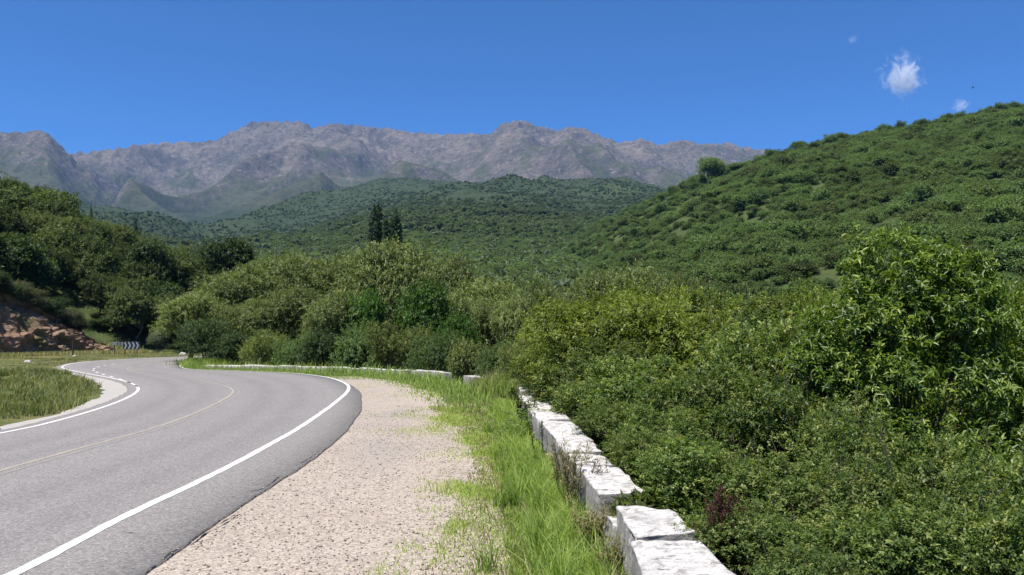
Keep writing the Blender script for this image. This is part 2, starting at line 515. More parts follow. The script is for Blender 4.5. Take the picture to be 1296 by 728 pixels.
def z_near(x, y):
    d = sdist(x, y, WALL)
    z = -np.clip(d - .45, 0, None) * .55
    z = np.where(z < -1.6, -1.6 - (1 - np.exp((z + 1.6) * .16)) * 2.6, z)
    z = np.where(d > 0, z, 0)
    b = sdist(x, y, FOOT)                # negative left of the foot line
    e = np.clip(-b, 0, None)
    z = z + np.where(d < 0, np.minimum(e * .1, 1.0), 0)
    dr = np.minimum(np.abs(d), 3)
    z = z + .3 * fbm(x * .25, y * .25, 5, 3) * smooth(1.5, 6, d)
    return z - .012


def z_left(x, y):
    y = np.maximum(y, 20)
    t = np.interp(x / y, *LS)
    top = EYE + 150 * t - 7.5
    e = np.clip(-sdist(x, y, FOOT), 0, None)
    s = np.clip(e / 58, 0, 1)
    z = top * (1 - (1 - s) ** 1.5) + fbm(x * .05, y * .05, 3, 4) * 1.8 * np.minimum(e / 10, 1)
    z = np.where(e > 58, top + (e - 58) * .02, z)
    return np.where(e <= 0, -2.5, z)


def z_right(x, y):
    u = x / np.maximum(y, 30)
    t = np.interp(u, *RS)
    Dr = np.interp(u, *RD)
    Df = np.interp(u, [-.2, 0, .12, .22, 1.2], [160, 120, 90, 72, 62])
    zr = EYE + Dr * t - 3.0
    s = (y - Df) / (Dr - Df)
    sc = np.clip(s, 0, 1)
    z = -6 + (zr + 6) * (sc ** 1.06)
    z = z + fbm(x * .012, y * .012, 11, 4) * 5 * np.sin(np.pi * sc) + fbm(x * .05, y * .05, 12, 3) * 1.1 * np.minimum(sc * 8, 1)
    z = np.where(s > 1, zr - (y - Dr) * .22, z)
    return np.where(s < 0, -9 + s * 4, z)


def z_foot(x, y):
    u = x / np.maximum(y, 60)
    t = np.interp(u, *FS)
    Dk = 2000.0
    k = np.interp(y, [90, 130, 200, 300, 450, 600, 1000, 1500, 2000], [-.5, -.2, .12, .36, .52, .62, .8, .93, 1.0])
    z = EYE + y * t * k
    s = smooth(250, 700, y) * (1 - smooth(1700, 2000, y))
    z = z + (ridged(x * .0022 + 3, y * .0013, 21, 4) - .85) * .022 * y * s + fbm(x * .01, y * .01, 25, 4) * .006 * y * s
    return np.where(y > Dk, EYE + Dk * t - (y - Dk) * .1, z)


# ------------------------------------------------------------------ the ground sheet and hills
def pgrid(us, ds):
    U, D = np.meshgrid(us, ds)
    return U * D, D


xs = np.concatenate([np.linspace(-500, -80, 24), np.linspace(-75, 45, 170), np.linspace(50, 500, 24)])
ys = np.concatenate([np.linspace(-300, -30, 14), np.linspace(-25, 110, 200), np.linspace(116, 500, 24)])
X, Y = np.meshgrid(xs, ys)
link('ground', grid_mesh('ground', X, Y, z_near(X, Y), M['ground']), kind='structure')

us = np.linspace(-1.1, -.1, 200); ds = np.concatenate([np.linspace(30, 180, 180), np.linspace(185, 420, 20)])
X, Y = pgrid(us, ds)
link('hillside', grid_mesh('hillside', X, Y, z_left(X, Y), M['hill']), kind='structure')
us = np.linspace(-.2, 1.15, 260); ds = np.concatenate([np.linspace(55, 520, 240), np.linspace(525, 1500, 90)])
X, Y = pgrid(us, ds)
link('hill', grid_mesh('hill', X, Y, z_right(X, Y), M['hill']), kind='structure')
us = np.linspace(-.95, .75, 340); ds = np.concatenate([np.linspace(110, 700, 120), np.linspace(706, 2040, 170), np.linspace(2060, 3000, 20)])
X, Y = pgrid(us, ds)
link('foothill', grid_mesh('foothill', X, Y, z_foot(X, Y), M['foothill']), kind='structure')


def z_mount(x, y, sky, Dr, D0, t0, seed, amp, spurs=()):
    u = x / y
    t = np.interp(u, *sky)
    dr = Dr + 260 * fbm(u * 4, u * 0 + 1.3, seed, 3)
    s = (y - D0) / (dr - D0)
    sc = np.clip(s, 0, 1)
    zr = EYE + dr * t
    z0 = EYE + D0 * t0
    z = z0 + (zr - z0) * (.62 * sc + .38 * sc ** 2)
    w = 500 * fbm(x * .0006, y * .0006, seed + 5, 3)
    rg = ridged(x * .00085 + w * .0005 + y * .0002, y * .00055 - x * .0002 + w * .0004 + 7, seed + 9, 2, .4) - 1.15
    rg2 = ridged(x * .0024 + w * .001 - y * .0006, y * .0014 + x * .0006, seed + 13, 3, .42) - 1.2
    env = np.sin(np.pi * np.clip(sc, 0, 1) ** 1.1) ** .7
    z = z + amp * rg * env + amp * .13 * rg2 * env
    for p0, p1, A, wd_ in spurs:
        uc = (p0 + (p1 - p0) * (1 - sc) - 648) / F + .012 * perlin(sc * 5, sc * 0 + p0, seed + 6)
        du = np.abs(u - uc) / (wd_ / F * (1.25 - .6 * sc))
        z = z + .45 * A * np.exp(-du ** 1.25) * np.sin(np.pi * sc ** 1.15) ** .8
    # broken outcrops, no higher than the crest allows
    z = z + (19 * (ridged(x * .011 + y * .004, y * .009 - x * .003, seed + 77, 4, .55) - 1.2)) * (.16 + .84 * smooth(.6, 1, sc))
    lim = EYE + y * t * (1 + .012 * fbm(u * 130, u * 0 + .7, seed + 3, 4, .65) - .006)
    z = np.minimum(z, lim)
    return np.where(s > 1, z - (y - dr) * .35, z)


us = np.linspace(-.8, .55, 900); ds = np.concatenate([np.linspace(2300, 5000, 210), np.linspace(5008, 5700, 70), np.linspace(5730, 6900, 20)])
X, Y = pgrid(us, ds)
link('mountain', grid_mesh('mountain', X, Y, z_mount(X, Y, MS, 5300, 2300, .095, 40, 400, [(335, 262, 230, 66), (385, 390, 120, 50), (180, 190, 90, 40), (240, 130, 110, 36), (470, 520, 130, 38), (560, 480, 120, 34), (650, 585, 200, 56), (722, 770, 220, 56), (810, 880, 150, 36), (860, 980, 120, 36)]), M['mountain']), kind='structure')
us = np.linspace(-1.1, -.42, 420); ds = np.concatenate([np.linspace(2100, 3800, 160), np.linspace(3808, 4300, 50), np.linspace(4330, 5000, 14)])
X, Y = pgrid(us, ds)
link('mountain', grid_mesh('mountain', X, Y, z_mount(X, Y, NS, 4000, 2100, .1, 60, 150, [(52, 120, 130, 36), (25, -40, 110, 40), (-120, -160, 120, 60)]), M['mountain']), kind='structure')

# ------------------------------------------------------------------ road, apron, shoulder, markings
def ribbon(name, A, B, z, mat, cols=2, parent=None, wob=0, kind=None, skirt=0):
    n = len(A)
    c = np.linspace(0, 1, cols)
    P = A[:, None] * (1 - c)[None, :, None] + B[:, None] * c[None, :, None]
    Z = np.full((n, cols), z, float)
    v = np.concatenate([P, Z[:, :, None]], 2)
    va = np.broadcast_to(c, (n, cols)).copy()
    if skirt:
        lo = v[:, :1].copy(); hi = v[:, -1:].copy()
        lo[:, :, 2] -= skirt; hi[:, :, 2] -= skirt
        v = np.concatenate([lo, v, hi], 1)
        va = np.concatenate([va[:, :1], va, va[:, -1:]], 1)
    f = grid_faces(v.shape[0], v.shape[1])
    me = mesh_np(name, v.reshape(-1, 3), f, mat, vattr=va.ravel())
    o = link(name, me, parent, kind=kind)
    return o


def wobble(line, a, seed, sc=1.5):
    nr = normals2(line)
    s = np.concatenate([[0], np.cumsum(np.linalg.norm(np.diff(line, axis=0), axis=1))])
    return line + nr * (a * fbm(s * sc, s * 0 + .3, seed, 3))[:, None]


n = 1400
def resamp(l, n):
    s = np.linspace(0, 1, len(l)); w = np.linspace(0, 1, n)
    return np.stack([np.interp(w, s, l[:, 0]), np.interp(w, s, l[:, 1])], 1)


AE = resamp(AEDGE, n); LE = resamp(LEDGE, n)
# pair the two edges so that the ruled strip never folds
road = ribbon('road', wobble(LE, .05, 2), wobble(wobble(AE, .04, 1, .25), .012, 8, 2.5), .022, M['asphalt'], 9, kind='structure', skirt=.09)


def stripe(name, line, w, z, mat, off=0, parent=road, wob=.012, seed=3):
    nr = normals2(line)
    c = line + nr * off
    a = wobble(c - nr * w / 2, wob, seed, 3); b = wobble(c + nr * w / 2, wob, seed + 1, 3)
    return ribbon(name, a, b, z, mat, 2, parent)


stripe('edge_line', resamp(RIGHT, 900), .118, .026, M['white_line'])
stripe('edge_line', resamp(LEFT, 900), .1, .026, M['white_line'])
stripe('centre_line', resamp(MIDL, 900), .07, .026, M['old_line'], -.08, wob=.02)
stripe('centre_line', resamp(MIDL, 900), .05, .0255, M['faint_line'], .11, wob=.02)
L = len(DASH)
tot = np.linalg.norm(np.diff(DASH, axis=0), axis=1).sum()
sl = np.concatenate([[0], np.cumsum(np.linalg.norm(np.diff(DASH, axis=0), axis=1))])
for k in range(11):
    s0 = k * tot / 11 + .3
    w = np.linspace(s0, s0 + 1.15, 8)
    seg = np.stack([np.interp(w, sl, DASH[:, 0]), np.interp(w, sl, DASH[:, 1])], 1)
    stripe('lane_dash', seg, .1, .026, M['white_line'], seed=40 + k)

M['crack'] = flat('crack', (.045, .04, .036), .95, .05)
for k, c_ in enumerate([[(205, 712), (226, 697), (250, 684), (262, 674), (285, 663), (302, 651)], [(312, 624), (326, 623), (338, 618), (352, 606)], [(380, 588), (392, 582), (405, 571)], [(150, 678), (163, 677), (176, 680)]]):
    stripe('crack', spline([gp(*p) for p in c_], 60), .013, .0258, M['crack'], wob=.02, seed=70 + k)
GR = spline([(-.55, -40), (-.55, -5), (-.58, 3)] + [gp(*p) for p in [(556, 728), (585, 650), (603, 600), (606, 578), (592, 553), (566, 527), (535, 502), (500, 487), (470, 480.5), (440, 477)]], 300)
GL = resamp(AEDGE, 1400)
GL = GL[GL[:, 1] < 40]
GL = GL[:int(np.argmax(GL[:, 1])) + 1]
GL = resamp(GL + normals2(GL) * -.12, 600)
link_g = ribbon('gravel_shoulder', GL, wobble(resamp(GR, 600) + normals2(resamp(GR, 600)) * .5, .2, 9, .5), 0.0, M['gravel'], 14, kind='structure')
AP = spline([(-11.6, -40), (-11.5, -10), (-11.4, 6)] + [gp(*p) for p in [(-40, 553), (0, 541), (40, 532.5), (85, 521), (114, 508), (129, 497), (124, 487), (108, 480), (92, 474)]], 300)
LA = LEFT[:int(np.argmin(np.abs(LEFT[:, 1] - gp(95, 470)[1]) + (LEFT[:, 0] > -18) * 99)) + 1]
ribbon('apron', wobble(resamp(AP, 500), .12, 19, .8), resamp(LA, 500), .005, M['apron'], 6, kind='structure')

# ------------------------------------------------------------------ red cut bank
def bank():
    f = FOOT[(FOOT[:, 1] > 38) & (FOOT[:, 1] < 94)]
    f = resamp(f, 260)
    nr = -normals2(f)                                  # uphill
    a = np.linspace(0, 1, 90)
    u = f[:, 0] / f[:, 1]
    px = 648 + u * F
    H = np.interp(px, [-700, -300, 0, 40, 80, 110, 140, 160], [7.6, 7.4, 6.9, 6.0, 5.0, 3.6, 1.8, .5])
    off = a ** 1.5 * 3.6
    P = f[:, None] + nr[:, None] * off[None, :, None]
    s = np.arange(260)[:, None] * .35
    al = a[None, :] * 6.0
    g = ridged(s * .16 + al * .1, al * .3 + s * .05, 81, 6, .62) - .8
    g2 = fbm(s * .6, al * .9, 83, 4, .6)
    env = np.sin(np.pi * np.clip(a * .92 + .04, 0, 1))[None, :] ** .6
    disp = (.6 * g + .5 * g2 + .16 * fbm(s * 1.7, al * 2.2, 85, 3) + .2 * (ridged(s * 1.1, al * 1.6, 87, 3) - .8) * 1.3) * env
    P = P + nr[:, None] * (-disp[:, :, None]) * .9
    # eroded ledge: undercut beneath the turf edge
    P = P + nr[:, None] * (smooth(.72, .84, a) * (1 - smooth(.9, 1, a)) * .9)[None, :, None]
    Z = H[:, None] * a[None, :] + .35 * g2 * env - .1
    Z[:, -1] += .1
    v = np.concatenate([P, Z[:, :, None]], 2)
    me = mesh_np('earth_bank', v.reshape(-1, 3), grid_faces(260, 90)[:, ::-1], M['earth'], smooth_shade=True)
    link('earth_bank', me, kind='structure')
    return f, nr, H


bf, bn, bH = bank()

# ------------------------------------------------------------------ foliage builders
def leaf_geo(P, A, Nn, L, W, fold=.25, droop=.15, hexa=True):
    """P base (n,3), A axis, Nn normal hint, L length(n), W width(n)"""
    A = A / (np.linalg.norm(A, axis=1)[:, None] + 1e-9)
    Sd = np.cross(A, Nn); Sd /= np.linalg.norm(Sd, axis=1)[:, None] + 1e-9
    U = np.cross(Sd, A)
    L = L[:, None]; W = W[:, None]
    n = len(P)
    tip = P + A * L - U * L * droop
    if hexa:
        r1 = P + A * L * .3 + Sd * W * .5 + U * W * fold
        r2 = P + A * L * .68 + Sd * W * .4 + U * (W * fold - L * droop * .4)
        l1 = P + A * L * .3 - Sd * W * .5 + U * W * fold
        l2 = P + A * L * .68 - Sd * W * .4 + U * (W * fold - L * droop * .4)
        V = np.stack([P, r1, r2, tip, l2, l1], 1).reshape(-1, 3)
        i = np.arange(n)[:, None] * 6
        Fq = np.concatenate([i + np.array([[0, 1, 2, 3]]), i + np.array([[0, 3, 4, 5]])], 1).reshape(-1, 4)
        rep = 2
    else:
        r1 = P + A * L * .45 + Sd * W * .5 + U * W * fold
        l1 = P + A * L * .45 - Sd * W * .5 + U * W * fold
        V = np.stack([P, r1, tip, l1], 1).reshape(-1, 3)
        Fq = np.arange(n)[:, None] * 4 + np.array([[0, 1, 2, 3]])
        rep = 1
    return V, Fq, rep


def unit(v):
    return v / (np.linalg.norm(v, axis=1)[:, None] + 1e-9)


def sprigs(r, P, Dn, slen, nl, L, W, spread=.9, jit=.35, droop=.2, hexa=True, curve=.2):
    """rows of leaves along little twigs"""
    n = len(P)
    Dn = unit(Dn)
    side = unit(np.cross(Dn, r.normal(size=(n, 3))))
    up2 = np.cross(side, Dn)
    t = (np.arange(nl) + .5) / nl
    sl = slen * r.uniform(.6, 1.2, n)
    base = P[:, None] + Dn[:, None] * (sl[:, None] * t[None, :])[:, :, None]
    base[:, :, 2] -= (curve * sl[:, None] * t[None, :] ** 2)
    sgn = np.where(np.arange(nl) % 2 == 0, 1, -1)[None, :, None]
    rot = (np.arange(nl) * 2.4)[None, :, None]
    sd = side[:, None] * np.cos(rot) + up2[:, None] * np.sin(rot)
    ax = Dn[:, None] * (1 - spread * .6) + sd * spread + r.normal(size=(n, nl, 3)) * jit
    ax[:, :, 2] += .1
    nm = Dn[:, None] * .5 + np.array([0, 0, 1.1]) + r.normal(size=(n, nl, 3)) * .45
    m = n * nl
    LL = L * r.uniform(.6, 1.25, m); WW = W * r.uniform(.7, 1.2, m)
    v = np.repeat(np.clip(r.normal(.45, .2, n), 0, 1), nl) + r.normal(0, .12, m) + np.tile(t - .5, n) * .3
    V, Fq, rep = leaf_geo(base.reshape(-1, 3), ax.reshape(-1, 3), nm.reshape(-1, 3), LL, WW, .22, droop, hexa)
    return V, Fq, np.repeat(np.clip(v, 0, 1), rep)


def crown(r, lobes, nclump, per, clump_r, slen, nl, L, W, shell=.5, upb=.5, flat_=.75, hexa=True, droop=.2, spread=.9, curve=.2, out=.8):
    """lobes: (cx,cy,cz,rx,ry,rz); clumps on their outer parts; returns geometry and clump centres"""
    lb = np.array(lobes, float)
    vol = (lb[:, 3] * lb[:, 4] + lb[:, 4] * lb[:, 5] + lb[:, 3] * lb[:, 5]); vol /= vol.sum()
    k = r.choice(len(lb), nclump, p=vol)
    d = unit(r.normal(size=(nclump, 3)))
    d[:, 2] = np.where(d[:, 2] < -.35, -d[:, 2] * .6, d[:, 2])
    d = unit(d)
    rad = shell + (1 - shell) * r.uniform(0, 1, nclump) ** .6
    C = lb[k, :3] + d * lb[k, 3:] * rad[:, None]
    size = clump_r * r.uniform(.6, 1.35, nclump)
    od = unit(d * out + np.array([0, 0, upb]))
    g = r.normal(size=(nclump, per, 3)) * .55
    g[:, :, 2] *= flat_
    P = (C[:, None] + g * size[:, None, None]).reshape(-1, 3)
    Dn = (od[:, None] + g * .9 + r.normal(size=(nclump, per, 3)) * .25).reshape(-1, 3)
    V, Fq, v = sprigs(r, P, Dn, slen, nl, L, W, droop=droop, hexa=hexa, spread=spread, curve=curve)
    cv = np.repeat(r.normal(0, .1, nclump), per * nl)
    cv = np.repeat(cv, len(v) // len(cv))
    return V, Fq, np.clip(v + cv, 0, 1), C


def limbs(r, C, height, trunk_r, nb=10, fork=.3, lean=0.1, stems=1, sway=.15):
    """trunk and limbs that run into the clumps"""
    lines = []
    for s in range(stems):
        a = r.uniform(0, 6.28); sp = .0 if stems == 1 else .25
        b0 = np.array([math.cos(a) * sp * trunk_r * 6, math.sin(a) * sp * trunk_r * 6, -.35])
        top = np.array([r.normal(0, lean) * height + b0[0] * 3, r.normal(0, lean) * height + b0[1] * 3, height * fork])
        mid = (b0 + top) / 2 + r.normal(0, .04, 3) * height
        tr = trunk_r / math.sqrt(stems)
        lines.append(([b0, b0 * .6 + mid * .4, mid, top], [tr * 1.35, tr * 1.1, tr * .95, tr * .8]))
        sel = r.choice(len(C), min(nb, len(C)), replace=False)
        for c in C[sel]:
            p0 = top * r.uniform(.82, 1.0)
            q = p0 * .5 + c * .5 + r.normal(0, sway, 3) * height * .2
            q[2] += .06 * height
            ln = np.linalg.norm(c - p0)
            lines.append(([p0, p0 * .55 + q * .45, q, q * .4 + c * .6, c], np.array([.55, .42, .3, .18, .06]) * tr))
    return tubes(lines, 6)


def blob(r, n, R_, H, cz, lob=.55):
    out = [(0, 0, cz, R_ * .8, R_ * .8, H * .8)]
    for k in range(n):
        a = r.uniform(0, 6.28); q = R_ * r.uniform(.35, .75); s = r.uniform(.38, lob)
        out.append((math.cos(a) * q, math.sin(a) * q, cz + H * r.uniform(-.5, .6), R_ * s, R_ * s, H * s * r.uniform(.7, 1.1)))
    return out


PROTO = {}                      # kind -> list of (crown mesh, trunk mesh, height, radius)


def norm_h(V):
    return float(np.percentile(V[:, 2], 99.7)), float(np.percentile(np.hypot(V[:, 0], V[:, 1]), 97))


def make(kind, nvar, mat, lobesf, cr, lm, seed, twigs=0):
    L_ = []
    for k in range(nvar):
        r = rs(seed + k)
        V, Fq, v, C = crown(r, lobesf(r), **cr)
        h, rad = norm_h(V)
        me = mesh_np(kind + '_crown', V, Fq, M[mat], v)
        tv, tf = limbs(r, C, h, **lm)
        if twigs:
            tl = []
            for c_ in C[r.choice(len(C), twigs)]:
                o_ = unit(np.array([c_ - np.array([0, 0, h * .45])]))[0] + r.normal(0, .35, 3) + np.array([0, 0, .4])
                k_ = cr['clump_r'] * r.uniform(1.2, 2.4)
                e_ = c_ + o_ * k_
                tl.append(([c_, c_ * .5 + e_ * .5 + r.normal(0, .06, 3) * k_, e_], [.008, .006, .003]))
                tl.append(([c_ * .5 + e_ * .5, c_ * .3 + e_ * .7 + r.normal(0, .25, 3) * k_], [.005, .002]))
            t2, f2 = tubes(tl, 5)
            tf = np.concatenate([tf, f2 + len(tv)]); tv = np.concatenate([tv, t2])
        tm = mesh_np(kind + '_trunk', tv, tf, M['bark'], smooth_shade=True)
        L_.append((me, tm, h, rad))
    PROTO[kind] = L_


# near, leafy shrubs by the parapet
make('shrub', 3, 'leaf_shrub', lambda r: blob(r, 13, 1.3, 1.05, 1.15, .42),
     dict(nclump=200, per=12, clump_r=.23, slen=.2, nl=9, L=.055, W=.028, shell=.6, upb=.6), dict(trunk_r=.06, nb=9, fork=.3, stems=4), 100, 26)
make('mid_shrub', 3, 'leaf_shrub', lambda r: blob(r, 12, 2.1, 1.7, 2.2, .46),
     dict(nclump=250, per=12, clump_r=.38, slen=.3, nl=8, L=.105, W=.05, shell=.6, upb=.6, hexa=False), dict(trunk_r=.1, nb=10, fork=.3, stems=4), 110)
make('tall_shrub', 4, 'leaf_shrub', lambda r: blob(r, 15, 1.45, 1.8, 2.5, .42) + [(0, 0, .9, 1.1, 1.1, .8)],
     dict(nclump=300, per=12, clump_r=.29, slen=.26, nl=9, L=.085, W=.042, shell=.6, upb=.6, hexa=False), dict(trunk_r=.09, nb=10, fork=.3, stems=4), 115, 34)
make('yellow_tree', 3, 'leaf_yellow', lambda r: blob(r, 9, 2.6, 2.3, 3.6),
     dict(nclump=270, per=12, clump_r=.47, slen=.38, nl=8, L=.15, W=.068, shell=.6, upb=.7, hexa=False), dict(trunk_r=.14, nb=14, fork=.3, stems=2), 120)
make('broadleaf', 2, 'leaf_bright', lambda r: blob(r, 9, 2.8, 2.8, 4.4),
     dict(nclump=280, per=11, clump_r=.6, slen=.42, nl=8, L=.22, W=.1, shell=.6, upb=.4, hexa=False), dict(trunk_r=.17, nb=14, fork=.35), 130)
make('willow', 4, 'leaf_willow', lambda r: blob(r, 11, 3.4, 3.0, 5.2, .5),
     dict(nclump=420, per=11, clump_r=.62, slen=.7, nl=8, L=.24, W=.075, shell=.45, upb=.45, hexa=False, droop=.4, curve=.45, spread=.7), dict(trunk_r=.22, nb=22, fork=.32, stems=2), 140)
make('dark_shrub', 3, 'leaf_dark', lambda r: blob(r, 9, 2.0, 1.5, 1.9),
     dict(nclump=240, per=9, clump_r=.5, slen=.5, nl=8, L=.17, W=.06, shell=.5, upb=.7, hexa=False), dict(trunk_r=.1, nb=10, fork=.3, stems=3), 150)
make('broad_shrub', 2, 'leaf_forest', lambda r: blob(r, 10, 2.0, 1.6, 2.0),
     dict(nclump=240, per=10, clump_r=.45, slen=.4, nl=8, L=.16, W=.08, shell=.5, upb=.6, hexa=False), dict(trunk_r=.1, nb=10, fork=.3, stems=3), 155)
make('forest_tree', 5, 'leaf_forest', lambda r: blob(r, 10, 3.1, 2.8, 4.4, .55),
     dict(nclump=260, per=9, clump_r=.75, slen=.6, nl=7, L=.32, W=.15, shell=.62, upb=.5, hexa=False), dict(trunk_r=.18, nb=12, fork=.35), 160)
make('dark_tree', 3, 'leaf_dark', lambda r: blob(r, 8, 2.9, 3.0, 4.3, .5),
     dict(nclump=260, per=9, clump_r=.7, slen=.55, nl=7, L=.3, W=.15, shell=.65, upb=.4, hexa=False), dict(trunk_r=.2, nb=12, fork=.35), 170)


def column_lobes(r, H, R_):
    return [(r.normal(0, .1), r.normal(0, .1), H * (.12 + .8 * k / 9), R_ * (1.1 - .72 * (k / 9) ** 1.7), R_ * (1.1 - .72 * (k / 9) ** 1.7), H * .09) for k in range(10)]


make('poplar', 3, 'leaf_conifer', lambda r: column_lobes(r, 20, 1.7),
     dict(nclump=420, per=9, clump_r=.62, slen=.7, nl=7, L=.36, W=.2, shell=.5, upb=1.6, hexa=False), dict(trunk_r=.28, nb=14, fork=.5, lean=.01), 180)
make('conifer', 2, 'leaf_conifer', lambda r: [(0, 0, .9 + 8.6 * k / 11, 2.0 * (1 - k / 11.6), 2.0 * (1 - k / 11.6), .35) for k in range(11)],
     dict(nclump=200, per=8, clump_r=.4, slen=.5, nl=7, L=.28, W=.1, shell=.5, upb=-.05, hexa=False), dict(trunk_r=.16, nb=8, fork=.8, lean=.01), 190)

# the large tree on the right, one of a kind: long drooping leaves
def big_lobes(r):
    return [(x * 1.12, y * 1.12, z + .75, a * 1.08, b * 1.08, c) for x, y, z, a, b, c in _BL]


_BL = [(-.9, -.9, 1.9, .9, .8, .7), (.6, -1.1, 1.7, 1.0, .8, .7), (1.8, -.6, 1.7, .8, .8, .6), (-1.5, -.2, 2.9, .7, .7, .7), (0, 0, 3.6, 1.15, 1.15, 1.2), (-.35, -.1, 4.75, .75, .75, .7), (.45, .1, 4.4, .8, .9, .7), (-1.0, -.2, 3.6, .75, .8, .9), (1.25, 0, 3.5, .95, .9, .8), (.5, -.6, 2.7, 1.0, .8, .7),
            (-.6, -.7, 2.9, .7, .7, .6), (1.9, .2, 2.7, .8, .8, .75), (-1.3, .2, 2.5, .6, .7, .7), (.1, .9, 3.4, 1.1, .9, 1.1), (2.2, .5, 3.3, .7, .7, .6)]


r = rs(200)
V, Fq, v, C = crown(r, big_lobes(r), nclump=620, per=9, clump_r=.25, slen=.22, nl=8, L=.115, W=.037, shell=.62, upb=.5, droop=.35, spread=.95, curve=.1)
BIG = (mesh_np('big_crown', V, Fq, M['leaf_big'], v), None, *norm_h(V))
tv, tf = limbs(r, C, 6.0, trunk_r=.12, nb=14, fork=.3, stems=3, lean=.03)
BIG = (BIG[0], mesh_np('big_trunk', tv, tf, M['bark'], smooth_shade=True), BIG[2], BIG[3])

# small crowns for the far slopes, one mesh each
def small(kind, nvar, mat, seed, R_=1.0, ncl=44, per=6, L=.28, W=.2, H=.8):
    out = []
    for k in range(nvar):
        r = rs(seed + k)
        V, Fq, v, C = crown(r, blob(r, 6, R_, H, H * .95, .6), nclump=ncl, per=per, clump_r=.3, slen=.22, nl=4, L=L, W=W, shell=.7, upb=.5, hexa=False)
        out.append(mesh_np(kind, V, Fq, M[mat], v))
    return out


HB = small('hill_bush', 5, 'leaf_hill', 300, ncl=78, per=9, L=.13, W=.1)
HD = small('hill_bush_dark', 2, 'leaf_forest', 320, ncl=78, per=9, L=.13, W=.1)
FD = small('foothill_bush_dark', 3, 'leaf_valley', 360, ncl=22, per=5, L=.42, W=.3)
FB = small('foothill_bush', 3, 'leaf_valley', 340, ncl=22, per=5, L=.45, W=.34)

# ------------------------------------------------------------------ placing plants
def plant(kind, x, y, z, h=None, w=None, rot=0, name='tree', label=None, cat='tree', group=None, var=0, tilt=0, crown_name='crown', trunk_name='trunk', proto=None):
    cm, tm, ph, pr = proto or PROTO[kind][var % len(PROTO[kind])]
    e = bpy.data.objects.new(name, None)
    COL.objects.link(e)
    sz = (h or ph) / ph
    sx = (w / (2 * pr)) if w else sz
    e.location = (x, y, z); e.scale = (sx, sx, sz); e.rotation_euler = (tilt, 0, rot)
    e.empty_display_size = .3
    e['label'] = label; e['category'] = cat
    if group: e['group'] = group
    link(crown_name, cm, e); link(trunk_name, tm, e)
    return e


def plant_px(kind, px, top, wpx, d, zf, **kw):
    """stands at depth d, its top and width as measured on the photograph"""
    x, y, zt = at(px, top, d)
    z = float(zf(np.array([x]), np.array([d]))[0])
    h = max(zt - z, .8)
    return plant(kind, x, d, z, h=h, w=wpx * d / F, **kw)


rr = random.Random(5)

def recolour(proto, mat):
    me = proto[0].copy(); me.materials.clear(); me.materials.append(M[mat])
    return (me,) + proto[1:]


# --- the big tree
plant_px(None, 1160, 301, 400, 12.6, z_near, rot=0, proto=BIG, name='broadleaf_tree', label='large glossy dark green tree with long drooping leaves, tallest at the right', cat='tree')

# --- three poplars behind the grove
for i, (px, top, w, d, lab) in enumerate([(476, 262, 25, 112, 'leftmost and tallest of the three dark columnar poplars'), (489.5, 281, 22, 116, 'shortest dark poplar, in the middle of the three'),
                                          (502, 273, 25, 110, 'rightmost of the three dark columnar poplars')]):
    plant_px('poplar', px, top, w, d, z_near, rot=i * 2.1, var=i, name='poplar_tree', label=lab, group='poplars behind the grove')

# --- grove across the bend
GROVE = [
    ('willow', 240, 372, 84, 63), ('willow', 285, 348, 100, 67), ('willow', 335, 336, 104, 70), ('willow', 385, 322, 112, 73), ('willow', 436, 317, 118, 75), ('willow', 492, 306, 140, 72),
    ('willow', 556, 326, 116, 70), ('willow', 606, 352, 100, 66), ('willow', 318, 378, 96, 60), ('willow', 375, 366, 110, 62), ('willow', 432, 372, 100, 58), ('willow', 628, 384, 96, 56),
    ('willow', 575, 372, 90, 60), ('willow', 665, 372, 96, 52), ('willow', 700, 352, 100, 50), ('willow', 758, 342, 120, 47), ('willow', 820, 336, 122, 46), ('willow', 868, 350, 96, 42)]
WL = ['feathery yellow-green tree at the left end of the grove, beside the road bend', 'yellow-green willow second from the left in the grove', 'yellow-green willow in the back row, left part of the grove',
      'yellow-green willow left of the tallest willow in the back row', 'tall yellow-green willow just left of the three poplars', 'tallest willow of the grove, round pale crown below the poplars',
      'yellow-green willow just right of the three poplars', 'lower willow at the right shoulder of the grove', 'front willow in the left part of the grove', 'front willow behind the middle of the distant low wall',
      'front willow left of the bright green tree', 'low olive willow above the tall grass clump at the wall end', 'front willow right of the bright green tree', 'olive feathery tree right of the grass clump, behind the white blocks',
      'olive brown tree standing behind the yellow-green thicket', 'broad olive tree with brownish top at the middle of the valley edge', 'highest olive brown tree under the wooded right hill', 'olive tree between the olive brown trees and the big tree']
for i, (k, px, top, w, d) in enumerate(GROVE):
    plant_px(k, px, top, w, d, z_near, rot=rr.uniform(0, 6.28), var=i, name='willow_tree', label=WL[i], group='feathery trees of the grove')
for i, (px, top, w, d, lab) in enumerate([(532, 358, 84, 56, 'bright green broad-leaved tree in front of the tallest willow'), (462, 368, 66, 57, 'bright green broad-leaved tree left of its brighter twin in the grove'),
                                          (585, 398, 70, 50, 'green broad-leaved bushy tree above the far wall end')]):
    plant_px('broadleaf', px, top, w, d, z_near, rot=i * 1.3, var=i, name='broadleaf_tree', label=lab, group='green trees in the grove')
FOOTS = [recolour(p, 'leaf_hill' if k % 2 else 'leaf_willow') for k, p in enumerate(PROTO['broad_shrub'] + PROTO['mid_shrub'][:2])]
DARK = [(258, 402, 64, 57), (296, 420, 60, 57), (335, 418, 64, 55), (372, 424, 60, 54), (412, 418, 66, 53), (455, 412, 80, 52), (505, 408, 90, 50), (548, 420, 70, 46), (596, 428, 60, 40), (632, 432, 60, 35), (660, 430, 60, 31)]
